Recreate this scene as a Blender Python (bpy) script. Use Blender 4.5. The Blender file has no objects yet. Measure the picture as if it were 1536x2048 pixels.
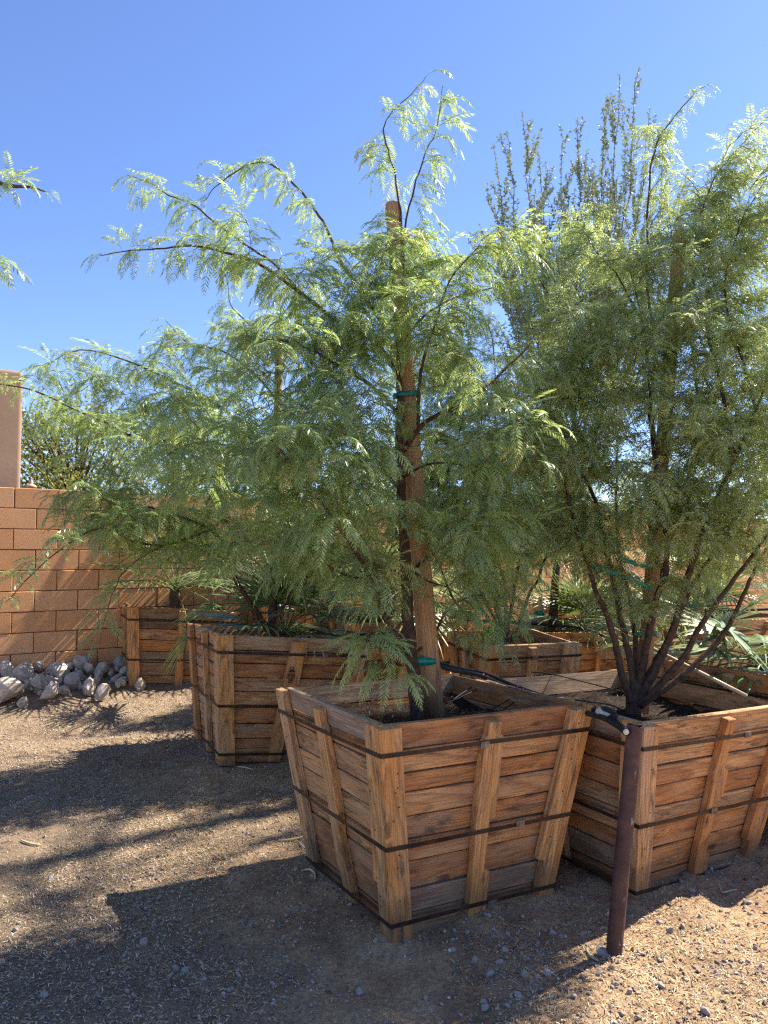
import bpy, math, random
import numpy as np
from mathutils import Vector, Matrix, Euler

R_ = math.radians
sc = bpy.context.scene
COL = sc.collection

# ------------------------------------------------------------------ camera, sky, sun, exposure
CAM = Vector((0, 0, 1.57)); PITCH = R_(3); FPX = 1538.0
cd = bpy.data.cameras.new('camera'); cam = bpy.data.objects.new('camera', cd); COL.objects.link(cam)
cam.location = CAM; cam.rotation_euler = (R_(90) + PITCH, 0, 0)
cd.sensor_fit = 'VERTICAL'; cd.sensor_height = 36; cd.lens = 36 * FPX / 2048
cd.clip_start = 0.05; cd.clip_end = 900
sc.camera = cam
SUN_EL, SUN_AZ = R_(46), R_(60)
world = bpy.data.worlds.new('World'); sc.world = world; world.use_nodes = True
wn = world.node_tree; wn.nodes.clear()
sky = wn.nodes.new('ShaderNodeTexSky'); sky.sky_type = 'NISHITA'; sky.sun_disc = False
sky.sun_elevation = SUN_EL; sky.sun_rotation = SUN_AZ; sky.altitude = 1200
sky.air_density = 1.0; sky.dust_density = 0.4; sky.ozone_density = 3.0
bg = wn.nodes.new('ShaderNodeBackground'); bg.inputs[1].default_value = 0.105
wo = wn.nodes.new('ShaderNodeOutputWorld')
hs = wn.nodes.new('ShaderNodeMix'); hs.data_type = 'RGBA'; hs.blend_type = 'MULTIPLY'; hs.inputs[0].default_value = 1; hs.inputs[7].default_value = (.68, .715, .88, 1)
wn.links.new(sky.outputs[0], hs.inputs[6]); wn.links.new(hs.outputs[2], bg.inputs[0]); wn.links.new(bg.outputs[0], wo.inputs[0])
sl = bpy.data.lights.new('sun', 'SUN'); sl.energy = 5.0; sl.angle = R_(0.55); sl.color = (1.0, 0.93, 0.82)
so = bpy.data.objects.new('sun', sl); COL.objects.link(so)
SUND = Vector((math.sin(SUN_AZ) * math.cos(SUN_EL), math.cos(SUN_AZ) * math.cos(SUN_EL), math.sin(SUN_EL)))
so.rotation_euler = SUND.to_track_quat('Z', 'Y').to_euler()
so.location = (8, 6, 12)
vs = sc.view_settings; vs.view_transform = 'Standard'; vs.look = 'None'; vs.gamma = 1; vs.exposure = 1.55
vs.use_curve_mapping = False
sc.cycles.use_denoising = False; sc.cycles.pixel_filter_type = 'BLACKMAN_HARRIS'; sc.cycles.filter_width = 1.3; sc.cycles.sample_clamp_indirect = 4
sc.cycles.max_bounces = 10; sc.cycles.diffuse_bounces = 6; sc.cycles.transparent_max_bounces = 8

# ------------------------------------------------------------------ helpers
def at(px, py, Y):
    "the point of the place at distance Y that was measured at photo pixel (px, py)"
    u = (px - 768) / FPX; v = (1024 - py) / FPX
    fy = math.cos(PITCH) - v * math.sin(PITCH); fz = math.sin(PITCH) + v * math.cos(PITCH)
    k = Y / fy
    return Vector((u * k, Y, CAM.z + fz * k))

def tag(o, label=None, cat=None, group=None, kind=None):
    if label: o['label'] = label
    if cat: o['category'] = cat
    if group: o['group'] = group
    if kind: o['kind'] = kind
    return o

def empty(name, loc=(0, 0, 0), rot=(0, 0, 0)):
    o = bpy.data.objects.new(name, None); COL.objects.link(o)
    o.location = loc; o.rotation_euler = rot; o.empty_display_size = .1
    return o

def link(name, me, parent=None, mat=None):
    o = bpy.data.objects.new(name, me); COL.objects.link(o)
    if parent is not None: o.parent = parent
    if mat is not None and not me.materials: me.materials.append(mat)
    return o

def fast_mesh(name, V, F, mat, smooth=False, tint=None):
    V = np.asarray(V, np.float32).reshape(-1, 3); F = np.asarray(F, np.int32)
    k = F.shape[1]; me = bpy.data.meshes.new(name)
    me.vertices.add(len(V)); me.vertices.foreach_set('co', V.ravel())
    me.loops.add(F.size); me.loops.foreach_set('vertex_index', F.ravel())
    me.polygons.add(len(F)); me.polygons.foreach_set('loop_start', np.arange(0, F.size, k, dtype=np.int32))
    me.polygons.foreach_set('loop_total', np.full(len(F), k, np.int32))
    if smooth: me.polygons.foreach_set('use_smooth', np.ones(len(F), bool))
    if tint is not None:
        a = me.attributes.new('tint', 'FLOAT', 'POINT'); a.data.foreach_set('value', np.asarray(tint, np.float32))
    me.update(calc_edges=True)
    if mat: me.materials.append(mat)
    return me

class MB:
    def __init__(s): s.V = []; s.F = []
    def add(s, V, F):
        b = len(s.V); s.V += [tuple(v) for v in V]; s.F += [tuple(i + b for i in f) for f in F]; return s
    def box(s, c, d, M=None):
        x, y, z = d[0] / 2, d[1] / 2, d[2] / 2; c = Vector(c)
        V = [Vector((sx * x, sy * y, sz * z)) for sx in (-1, 1) for sy in (-1, 1) for sz in (-1, 1)]
        if M is not None: V = [M @ v for v in V]
        F = [(0, 1, 3, 2), (4, 6, 7, 5), (0, 4, 5, 1), (2, 3, 7, 6), (0, 2, 6, 4), (1, 5, 7, 3)]
        return s.add([v + c for v in V], F)
    def tube(s, pts, rad, n=6, cap=True):
        V, F = tube(pts, rad, n, cap); return s.add(V, F)
    def mesh(s, name, mat, smooth=False):
        me = bpy.data.meshes.new(name); me.from_pydata([tuple(v) for v in s.V], [], s.F)
        if smooth:
            for p in me.polygons: p.use_smooth = True
        me.update()
        if mat: me.materials.append(mat)
        return me
    def obj(s, name, mat, parent=None, smooth=False):
        return link(name, s.mesh(name, mat, smooth), parent)

def tube(pts, rad, n=6, cap=True):
    pts = [Vector(p) for p in pts]; m = len(pts)
    if not hasattr(rad, '__len__'): rad = [rad] * m
    V = []; F = []; u = None
    for i, p in enumerate(pts):
        t = (pts[min(i + 1, m - 1)] - pts[max(i - 1, 0)])
        t = t.normalized() if t.length > 1e-9 else Vector((0, 0, 1))
        if u is None: u = t.orthogonal().normalized()
        u = (u - t * u.dot(t)); u = u.normalized() if u.length > 1e-6 else t.orthogonal().normalized()
        w = t.cross(u)
        for k in range(n):
            a = 2 * math.pi * k / n
            V.append(p + (u * math.cos(a) + w * math.sin(a)) * rad[i])
    for i in range(m - 1):
        for k in range(n):
            k2 = (k + 1) % n
            F.append((i * n + k, i * n + k2, (i + 1) * n + k2, (i + 1) * n + k))
    if cap:
        F.append(tuple(range(n - 1, -1, -1))); F.append(tuple((m - 1) * n + k for k in range(n)))
    return V, F

def smooth_path(P, sub=4):
    P = [Vector(p) for p in P]; out = []
    for i in range(len(P) - 1):
        p0 = P[max(i - 1, 0)]; p1 = P[i]; p2 = P[i + 1]; p3 = P[min(i + 2, len(P) - 1)]
        for j in range(sub):
            t = j / sub
            out.append(.5 * ((2 * p1) + (p2 - p0) * t + (2 * p0 - 5 * p1 + 4 * p2 - p3) * t * t + (3 * p1 - p0 - 3 * p2 + p3) * t ** 3))
    out.append(P[-1]); return out

# ------------------------------------------------------------------ materials
class NT:
    def __init__(s, name):
        s.m = bpy.data.materials.new(name); s.m.use_nodes = True; s.t = s.m.node_tree; s.t.nodes.clear()
        s.out = s.n('ShaderNodeOutputMaterial')
    def n(s, typ, **k):
        x = s.t.nodes.new(typ)
        for a, b in k.items(): setattr(x, a, b)
        return x
    def l(s, a, b): s.t.links.new(a, b)
    def set(s, sock, v):
        if hasattr(v, 'is_linked') or isinstance(v, bpy.types.NodeSocket): s.l(v, sock)
        else: sock.default_value = v
    def math(s, op, a, b=0.0, clamp=False):
        x = s.n('ShaderNodeMath', operation=op, use_clamp=clamp); s.set(x.inputs[0], a); s.set(x.inputs[1], b); return x.outputs[0]
    def vmath(s, op, a, b=(0, 0, 0)):
        x = s.n('ShaderNodeVectorMath', operation=op); s.set(x.inputs[0], a); s.set(x.inputs[1], b); return x.outputs[0]
    def noise(s, vec, scale, detail=4, rough=.55, dist=0):
        x = s.n('ShaderNodeTexNoise'); s.set(x.inputs['Vector'], vec); x.inputs['Scale'].default_value = scale
        x.inputs['Detail'].default_value = detail; x.inputs['Roughness'].default_value = rough; x.inputs['Distortion'].default_value = dist
        return x.outputs['Fac']
    def ramp(s, fac, stops):
        x = s.n('ShaderNodeValToRGB'); s.l(fac, x.inputs[0]); e = x.color_ramp.elements
        while len(e) < len(stops): e.new(.5)
        for i, (p, c) in enumerate(stops):
            e[i].position = p; e[i].color = (c, c, c, 1) if not hasattr(c, '__len__') else (*c, 1)
        return x.outputs[0]
    def mix(s, fac, a, b, mode='MIX'):
        x = s.n('ShaderNodeMix', data_type='RGBA', blend_type=mode)
        s.set(x.inputs[0], fac)
        for i, v in ((6, a), (7, b)):
            if isinstance(v, (tuple, list)): x.inputs[i].default_value = (*v, 1)
            else: s.l(v, x.inputs[i])
        return x.outputs[2]
    def bump(s, h, strength=.3, dist=.01, normal=None):
        x = s.n('ShaderNodeBump'); x.inputs['Strength'].default_value = strength; x.inputs['Distance'].default_value = dist
        s.l(h, x.inputs['Height'])
        if normal: s.l(normal, x.inputs['Normal'])
        return x.outputs[0]
    def bsdf(s, color, rough=.8, bump=None, spec=.3, metal=0):
        p = s.n('ShaderNodeBsdfPrincipled')
        if isinstance(color, (tuple, list)): p.inputs['Base Color'].default_value = (*color, 1)
        else: s.l(color, p.inputs['Base Color'])
        s.set(p.inputs['Roughness'], rough); p.inputs['Specular IOR Level'].default_value = spec
        p.inputs['Metallic'].default_value = metal
        if bump: s.l(bump, p.inputs['Normal'])
        s.l(p.outputs[0], s.out.inputs[0]); return p

def mat_wood(name, stops, dark=.5, grey=0.0, ring=36):
    n = NT(name)
    tc = n.n('ShaderNodeTexCoord').outputs['Object']; oi = n.n('ShaderNodeObjectInfo')
    rnd = oi.outputs['Random']
    off = n.n('ShaderNodeCombineXYZ')
    n.l(n.math('MULTIPLY', rnd, 31.0), off.inputs[0])
    n.l(n.math('SUBTRACT', n.math('MULTIPLY', n.math('FRACT', n.math('MULTIPLY', rnd, 17.3)), .10), .05), off.inputs[2])
    n.l(n.math('SUBTRACT', n.math('MULTIPLY', n.math('FRACT', n.math('MULTIPLY', rnd, 7.7)), .06), .0), off.inputs[1])
    v = n.vmath('ADD', tc, off.outputs[0])
    # the growth rings: concentric about the board's length, wandering along it
    st = n.vmath('MULTIPLY', v, (1.6, 5.0, 5.0))
    wx = n.n('ShaderNodeTexNoise'); n.l(st, wx.inputs['Vector']); wx.inputs['Scale'].default_value = 1.2; wx.inputs['Detail'].default_value = 2
    wob = n.vmath('MULTIPLY', n.vmath('SUBTRACT', wx.outputs['Color'], (.5, .5, .5)), (0, .085, .085))
    v2 = n.vmath('ADD', v, wob)
    # knots pull the rings round them
    vk = n.n('ShaderNodeTexVoronoi'); n.l(n.vmath('MULTIPLY', v, (2.3, 2.0, 5.5)), vk.inputs['Vector']); vk.inputs['Scale'].default_value = 1.0
    knot = n.ramp(vk.outputs['Distance'], [(.0, 1), (.06, .9), (.11, 0.25), (.26, 0)])
    ln = n.n('ShaderNodeVectorMath', operation='LENGTH'); n.l(n.vmath('MULTIPLY', v2, (.02, 1, 1)), ln.inputs[0])
    dist = n.math('ADD', ln.outputs['Value'], n.math('MULTIPLY', knot, .012))
    ph = n.math('MULTIPLY', dist, 2 * math.pi * ring * 2.6)
    ph = n.math('ADD', ph, n.math('MULTIPLY', n.noise(n.vmath('MULTIPLY', v, (3, 30, 30)), 1, 3), 2.6))
    saw = n.math('FRACT', n.math('DIVIDE', ph, 2 * math.pi))
    rings = n.ramp(saw, [(0, .15), (.5, .35), (.85, .95), (1.0, .2)])
    fib = n.noise(n.vmath('MULTIPLY', v, (5, 260, 260)), 1, 4, .65)
    fib2 = n.noise(n.vmath('MULTIPLY', v, (2.5, 60, 60)), 1, 4, .6)
    tone = n.math('FRACT', n.math('MULTIPLY', rnd, 53.1))
    blotch = n.noise(n.vmath('MULTIPLY', v, (2.2, 7, 7)), 1, 4, .6)
    base = n.ramp(n.math('ADD', n.math('MULTIPLY', tone, .95), n.math('MULTIPLY', n.math('SUBTRACT', blotch, .5), .8)), stops)
    c = n.mix(n.math('MULTIPLY', rings, .58), base, (.20, .060, .016), 'MIX')
    c = n.mix(n.ramp(fib, [(.42, .0), (.66, .62)]), c, (.07, .03, .013), 'MIX')
    c = n.mix(n.ramp(fib2, [(.50, .0), (.75, .33)]), c, (.52, .34, .19), 'MIX')
    c = n.mix(n.ramp(knot, [(.3, 0), (.95, .85)]), c, (.045, .018, .008))
    # grey-black weather stains
    stn = n.noise(n.vmath('MULTIPLY', v, (4.2, 24, 20)), 1, 6, .7, .7)
    c = n.mix(n.ramp(stn, [(.53, 0), (.68, dark)]), c, (.035, .026, .022))
    gr = n.noise(n.vmath('MULTIPLY', v, (1.3, 9, 9)), 1.7, 4, .6)
    gf = n.math('MULTIPLY', n.ramp(gr, [(.46, 0), (.74, 1)]), .36 + grey, True)
    c = n.mix(gf, c, (.36, .29, .22))
    # splash line: soil and damp near the foot of the crate
    geo = n.n('ShaderNodeNewGeometry'); sx = n.n('ShaderNodeSeparateXYZ'); n.l(geo.outputs['Position'], sx.inputs[0])
    low = n.math('ADD', sx.outputs[2], n.math('MULTIPLY', n.noise(geo.outputs['Position'], 9, 4), -.28))
    c = n.mix(n.ramp(low, [(.0, .5), (.09, 0)]), c, (.075, .045, .030))
    h = n.math('ADD', n.math('MULTIPLY', rings, .5), n.math('ADD', fib, n.math('MULTIPLY', fib2, .6)))
    n.bsdf(c, n.ramp(fib, [(0, .62), (1, .92)]), n.bump(h, .8, .003), .25)
    return n.m

WOOD = [(0.0, (.40, .15, .045)), (.2, (.70, .31, .10)), (.4, (.50, .22, .08)), (.6, (.84, .44, .17)), (.8, (.62, .33, .14)), (1.0, (.70, .48, .29))]
WOODB = [(0.0, (.70, .30, .085)), (.35, (.90, .46, .15)), (.7, (.80, .45, .20)), (1.0, (.88, .62, .38))]
M_PLANK = mat_wood('crate_plank_wood', WOOD, .85, 0, 52)
M_BATTEN = mat_wood('crate_batten_wood', WOODB, .8, 0, 60)
M_DARKW = mat_wood('shaded_weathered_wood', [(0, (.10, .06, .04)), (.5, (.28, .16, .08)), (1, (.42, .24, .12))], .9, .15, 50)  # weathered planks with the shade on the rear crates coloured in
M_WEATH = mat_wood('weathered_wood', [(0, (.30, .20, .13)), (.5, (.44, .31, .20)), (1, (.50, .37, .25))], .5, .2)
M_STAKE = mat_wood('round_stake_wood', [(0, (.60, .33, .15)), (.5, (.66, .39, .19)), (1, (.72, .48, .27))], .4, .0, 22)

def mat_simple(name, c1, c2, scale, rough=.7, spec=.3, metal=0, bump=.2, bdist=.003, coord='Object', detail=5):
    n = NT(name); tc = n.n('ShaderNodeTexCoord').outputs[coord]
    oi = n.n('ShaderNodeObjectInfo').outputs['Random']
    o = n.n('ShaderNodeCombineXYZ'); n.l(n.math('MULTIPLY', oi, 23.0), o.inputs[0])
    v = n.vmath('ADD', tc, o.outputs[0]); f = n.noise(v, scale, detail)
    c = n.mix(n.ramp(f, [(.3, 0), (.7, 1)]), c1, c2)
    n.bsdf(c, rough, n.bump(n.noise(v, scale * 3, detail), bump, bdist), spec, metal)
    return n.m

M_STRAP = mat_simple('black_steel_strap', (.012, .010, .010), (.075, .045, .030), 11, .5, .45, .35, .2)
M_SEAL = mat_simple('worn_steel_seal', (.08, .06, .05), (.26, .22, .19), 60, .45, .5, .6)
M_INK = mat_simple('black_ink', (.015, .012, .010), (.04, .03, .022), 80, .8, .2)
M_TUBE = mat_simple('black_poly_tube', (.010, .010, .011), (.022, .021, .020), 20, .62, .3, 0, .1)
M_RED = mat_simple('red_plastic', (.32, .015, .02), (.42, .02, .03), 30, .4, .5)
M_WHITE = mat_simple('cream_tape', (.55, .50, .40), (.70, .64, .52), 40, .6, .4)
M_TIE = mat_simple('green_tie_tape', (.0, .15, .12), (.005, .26, .20), 30, .35, .5, 0, .3)
M_POD = mat_simple('dry_pod', (.42, .32, .18), (.60, .48, .30), 60, .7, .2)
M_BAMBOO = mat_simple('bamboo', (.38, .27, .15), (.55, .42, .26), 14, .5, .4)
M_BARK = mat_simple('brown_bark', (.050, .030, .022), (.13, .080, .055), 34, .9, .15, 0, .9, .006)
M_TWIG = mat_simple('twig_bark', (.085, .050, .030), (.18, .12, .07), 20, .8, .25, 0, .4, .002)
M_PALMTRUNK = mat_simple('palm_fibre', (.07, .04, .02), (.20, .13, .07), 30, .95, .1, 0, 1, .02)
M_STUCCO = mat_simple('tan_stucco', (.24, .155, .10), (.32, .215, .14), 2.0, .95, .15, 0, .35, .01)
M_TERRA = mat_simple('pink_terracotta', (.50, .27, .17), (.60, .36, .24), 20, .9, .15)
M_ROCK = mat_simple('pale_rock', (.32, .265, .21), (.56, .49, .41), 2.6, .95, .15, 0, .25, .01)
M_STONE = mat_simple('grey_stone', (.22, .175, .155), (.46, .39, .34), 28, .95, .15, 0, .5, .004)

def mat_rust():
    n = NT('rusty_steel'); v = n.n('ShaderNodeTexCoord').outputs['Object']
    f = n.noise(v, 9, 6, .6)
    c = n.ramp(f, [(.3, (.052, .026, .022)), (.55, (.10, .052, .042)), (.72, (.16, .08, .055))])
    w = n.noise(n.vmath('MULTIPLY', v, (1, 1, .35)), 26, 5, .7)
    c = n.mix(n.ramp(w, [(.62, 0), (.66, .8)]), c, (.33, .27, .25))
    n.bsdf(c, .7, n.bump(n.noise(v, 90, 4), .35, .002), .3, .15); return n.m
M_RUST = mat_rust()

def mat_block():
    n = NT('tan_concrete_block'); tc = n.n('ShaderNodeTexCoord').outputs['Object']; r = n.n('ShaderNodeObjectInfo').outputs['Random']
    o = n.n('ShaderNodeCombineXYZ'); n.l(n.math('MULTIPLY', r, 40.0), o.inputs[0]); v = n.vmath('ADD', tc, o.outputs[0])
    c = n.ramp(n.math('ADD', n.math('MULTIPLY', r, .5), n.math('MULTIPLY', n.noise(v, 5, 5), .5)),
               [(.15, (.58, .28, .12)), (.5, (.68, .345, .155)), (.85, (.75, .41, .20))])
    c = n.mix(n.ramp(n.noise(v, 150, 3), [(.58, 0), (.75, .45)]), c, (.34, .17, .09))
    c = n.mix(n.ramp(n.noise(v, 90, 2), [(.60, 0), (.75, .45)]), c, (.80, .54, .34))
    c = n.mix(n.ramp(n.noise(n.n('ShaderNodeNewGeometry').outputs['Position'], 1.4, 5, .65), [(.5, 0), (.75, .35)]), c, (.44, .24, .14))
    n.bsdf(c, .95, n.bump(n.noise(v, 120, 5, .7), .55, .005), .12); return n.m
M_BLOCK = mat_block()
M_MORTAR = mat_simple('mortar', (.16, .075, .04), (.24, .12, .065), 30, .98, .1, 0, .5, .004)

def mat_ground():
    n = NT('dirt_ground'); v = n.n('ShaderNodeNewGeometry').outputs['Position']
    big = n.noise(v, .9, 5, .6); mid = n.noise(v, 5, 6, .6); fine = n.noise(v, 45, 6, .7); vf = n.noise(v, 210, 4, .7)
    c = n.ramp(mid, [(.28, (.46, .285, .145)), (.5, (.66, .435, .235)), (.72, (.74, .53, .31))])
    sx = n.n('ShaderNodeSeparateXYZ'); n.l(v, sx.inputs[0])
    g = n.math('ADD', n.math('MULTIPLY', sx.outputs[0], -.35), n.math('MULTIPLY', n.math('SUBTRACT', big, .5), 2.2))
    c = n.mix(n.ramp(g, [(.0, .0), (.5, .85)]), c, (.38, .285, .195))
    c = n.mix(n.ramp(fine, [(.40, .55), (.58, 0)]), c, (.21, .145, .105))
    c = n.mix(n.ramp(fine, [(.6, 0), (.78, .6)]), c, (.66, .52, .37))
    c = n.mix(n.ramp(vf, [(.35, .35), (.55, 0)]), c, (.16, .11, .08))
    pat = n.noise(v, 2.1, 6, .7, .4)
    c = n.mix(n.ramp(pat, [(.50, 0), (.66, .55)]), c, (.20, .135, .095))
    h = n.math('ADD', n.math('MULTIPLY', fine, 1.0), n.math('ADD', n.math('MULTIPLY', vf, .5), mid))
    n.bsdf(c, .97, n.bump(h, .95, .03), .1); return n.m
M_GROUND = mat_ground()

def mat_chip(name, stops, rough=.8, spec=.2):
    n = NT(name); a = n.n('ShaderNodeAttribute', attribute_name='tint')
    n.bsdf(n.ramp(a.outputs['Fac'], stops), rough, None, spec); return n.m
M_LITTER = mat_chip('dry_litter', [(0, (.12, .08, .045)), (.3, (.34, .25, .15)), (.7, (.60, .48, .31)), (1, (.78, .68, .48))])
M_PEBBLE = mat_chip('gravel_pebbles', [(0, (.10, .08, .07)), (.35, (.24, .185, .155)), (.7, (.42, .33, .27)), (1, (.62, .54, .47))], .95)
M_SOIL = mat_simple('dark_potting_soil', (.022, .014, .010), (.05, .033, .023), 25, .98, .1, 0, 1, .02)
M_MULCH = mat_chip('bark_mulch', [(0, (.012, .008, .006)), (.6, (.045, .028, .018)), (.93, (.10, .062, .04)), (1, (.40, .32, .22))])

def mat_leaf(name, stops, trans=(.66, .78, .20), tfac=.42, rough=.38, spec=.65):
    n = NT(name); a = n.n('ShaderNodeAttribute', attribute_name='tint'); oi = n.n('ShaderNodeObjectInfo')
    s = n.n('ShaderNodeSeparateColor'); n.l(oi.outputs['Color'], s.inputs[0])
    t = n.math('ADD', a.outputs['Fac'], s.outputs[0], True)
    c = n.ramp(t, stops)
    p = n.bsdf(c, rough, None, spec)
    tr = n.n('ShaderNodeBsdfTranslucent'); n.l(n.mix(.62, c, trans), tr.inputs[0])
    mx = n.n('ShaderNodeMixShader'); mx.inputs[0].default_value = tfac
    n.l(p.outputs[0], mx.inputs[1]); n.l(tr.outputs[0], mx.inputs[2]); n.l(mx.outputs[0], n.out.inputs[0]); return n.m
M_LEAF = mat_leaf('mesquite_leaf', [(0, (.125, .19, .085)), (.4, (.23, .33, .125)), (.75, (.36, .45, .16)), (1, (.50, .42, .14))])
M_LEAF2 = mat_leaf('fine_mesquite_leaf', [(0, (.18, .23, .12)), (.4, (.30, .37, .17)), (.75, (.42, .48, .21)), (1, (.50, .46, .23))], (.70, .80, .24), .5)
M_SPINY = mat_leaf('tiny_grey_leaf', [(0, (.15, .20, .12)), (.6, (.25, .31, .18)), (1, (.34, .39, .21))], (.3, .36, .12), .25, .6)
M_PALM = mat_leaf('palm_leaf', [(0, (.05, .09, .035)), (.4, (.12, .18, .060)), (.7, (.26, .29, .09)), (1, (.46, .36, .19))], (.40, .45, .10), .16, .42, .4)
M_BROAD = mat_leaf('broad_leaf', [(0, (.06, .085, .02)), (.5, (.13, .16, .035)), (1, (.26, .25, .06))], (.45, .48, .08), .35, .5)

# ------------------------------------------------------------------ ground
def gz(x, y):
    return np.clip(.05 * (np.asarray(y, float) - 3.0), 0, .30) + 0 * np.asarray(x, float)
def vnoise(x, y, s, seed):
    rs = np.random.RandomState(seed); T = rs.rand(64, 64)
    X = np.asarray(x) * s; Y = np.asarray(y) * s; i = np.floor(X).astype(int); j = np.floor(Y).astype(int)
    fx = X - i; fy = Y - j; fx = fx * fx * (3 - 2 * fx); fy = fy * fy * (3 - 2 * fy)
    g = lambda a, b: T[a % 64, b % 64]
    return (g(i, j) * (1 - fx) + g(i + 1, j) * fx) * (1 - fy) + (g(i, j + 1) * (1 - fx) + g(i + 1, j + 1) * fx) * fy - .5
BERMS = ((.193, 3.724, 29, .376), (1.256, 4.099, 31.7, .394), (-.887, 5.789, 24.5, .395), (-2.28, 8.2, 24.8, .405))
def berm(x, y):
    "soil trodden up against the feet of the near crates"
    z = 0
    for cx, cy, a, hf in BERMS:
        c, s = math.cos(R_(a)), math.sin(R_(a)); u = (x - cx) * c + (y - cy) * s; v = -(x - cx) * s + (y - cy) * c
        d = np.maximum(np.abs(u), np.abs(v)) - hf - .03
        z = z + .024 * np.exp(-np.maximum(d, 0) / .09) * (.45 + 1.3 * vnoise(x, y, 5, 41))
    return z
def ground_z(x, y):
    return gz(x, y) + berm(x, y) + .05 * vnoise(x, y, .8, 1) + .022 * vnoise(x, y, 3.1, 2) + .016 * vnoise(x, y, 9, 3)
def build_ground():
    def axis(a, b, st):
        mid = np.arange(a, b, st); o = [b + .3 * 1.55 ** k for k in range(14)]; i = [a - .3 * 1.55 ** k for k in range(14)][::-1]
        return np.concatenate([i, mid, o])
    xs = axis(-4.5, 4.5, .035); ys = axis(1.2, 9.0, .035)
    X, Y = np.meshgrid(xs, ys); Z = ground_z(X, Y) + .016 * vnoise(X, Y, 24, 4)
    V = np.stack([X, Y, Z], -1).reshape(-1, 3); nx = len(xs); ny = len(ys)
    i = (np.arange(ny - 1)[:, None] * nx + np.arange(nx - 1)[None]).ravel()
    F = np.stack([i, i + 1, i + nx + 1, i + nx], 1)
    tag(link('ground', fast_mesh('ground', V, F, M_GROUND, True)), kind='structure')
build_ground()
def gpt(x, y, dz=0): return Vector((x, y, float(ground_z(x, y)) + dz))
def ground_at(px, py):
    "the ground point under a photo pixel"
    Y = 3.0
    for _ in range(30):
        p = at(px, py, Y); e = p.z - float(gz(p.x, p.y)); Y += e * 1.2
        Y = max(1.2, min(Y, 20))
    p = at(px, py, Y); return gpt(p.x, p.y)

# ------------------------------------------------------------------ block wall
W0 = Vector((-3.72, 7.44)); WD = Vector((5.8, 3.92)).normalized(); WN = Vector((WD.y, -WD.x))   # WN points to the camera side
WTOP = 2.205; CH = .2032; BL = .4064
def build_wall():
    rng = random.Random(5); ang = math.atan2(WD.y, WD.x)
    w = empty('block_wall', (W0.x, W0.y, WTOP - 9 * CH), (0, 0, ang))
    tag(w, 'tan orange concrete block wall running behind the wooden crates', 'wall')
    a0, a1 = -1.4, 13.9
    MB().box(((a0 + a1) / 2, .10, 4.5 * CH - .006), (a1 - a0, .165, 9 * CH - .012)).obj('mortar', M_MORTAR, w)
    V = []; 
    def block(me_cache={}):
        if 'b' in me_cache: return me_cache['b']
        hx, hy, hz, c = BL / 2 - .004, .098, CH / 2 - .0038, .004
        xs = [-hx, hx]; V = []
        prof = [(-hy, -hz + c), (-hy, hz - c), (-hy + c, hz), (hy, hz), (hy, -hz), (-hy + c, -hz)]
        for x, cc in ((-hx, 1), (-hx + c, 0), (hx - c, 0), (hx, 1)):
            for y, z in prof:
                V.append((x, y + (c if cc and y == -hy else 0), z))
        F = []
        for i in range(3):
            for k in range(6):
                k2 = (k + 1) % 6; F.append((i * 6 + k, (i + 1) * 6 + k, (i + 1) * 6 + k2, i * 6 + k2))
        F.append((0, 1, 2, 3, 4, 5)); F.append((23, 22, 21, 20, 19, 18))
        m = MB().add(V, F); me_cache['b'] = m.mesh('block', M_BLOCK); return me_cache['b']
    me = block(); items = []
    for r in range(9):
        st = a0 + (BL / 2 if r % 2 else 0) - .10
        n = int((a1 - st) / BL)
        for k in range(n): items.append((st + (k + .5) * BL, r))
    items.sort(key=lambda q: (q[0]))
    for i, (a, r) in enumerate(items[:296]):
        o = link('block', me, w); o.location = (a + rng.uniform(-.0015, .0015), .095 + rng.uniform(-.003, .002), (r + .5) * CH)
    mb = MB(); bv = [v.co.copy() for v in me.vertices]; bf = [tuple(p.vertices) for p in me.polygons]
    for a, r in items[296:]:
        mb.add([v + Vector((a, .095 + rng.uniform(-.003, .002), (r + .5) * CH)) for v in bv], bf)
    if mb.V: tag(mb.obj('far_blocks', M_BLOCK, w), kind='stuff')
build_wall()

def rounded_box(cx, cy, z0, sx, sy, h, r, rot=0, n=5):
    V = []; F = []; ring = []
    def loop(z, ins):
        b = len(V); rr = max(r - ins, .001)
        for q, (ax, ay) in enumerate(((1, 1), (-1, 1), (-1, -1), (1, -1))):
            for k in range(n + 1):
                a = math.pi / 2 * (q + k / n); V.append((ax * (sx / 2 - r) + math.cos(a) * rr, ay * (sy / 2 - r) + math.sin(a) * rr, z))
        return b
    zs = [(0, 0), (h - r, 0)] + [(h - r + r * math.sin(math.pi / 2 * k / n), r * (1 - math.cos(math.pi / 2 * k / n))) for k in range(1, n + 1)]
    L = [loop(z, i) for z, i in zs]; m = 4 * (n + 1)
    for a, b in zip(L, L[1:]):
        for k in range(m): F.append((a + k, a + (k + 1) % m, b + (k + 1) % m, b + k))
    F.append(tuple(L[-1] + k for k in range(m)))
    return V, F
# stucco pier behind the wall
V, F = rounded_box(0, 0, 0, 1.7, .62, 3.72, .05)
o = MB().add(V, F).obj('stucco_pier', M_STUCCO, None, True); pc = Vector((-4.24, 8.95)) - WD * .85 - WN * .31; o.location = (pc.x, pc.y, -.02); o.rotation_euler = (0, 0, math.atan2(WD.y, WD.x))
tag(o, 'tall brown stucco pier with rounded top edges behind the block wall', 'pillar')
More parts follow.
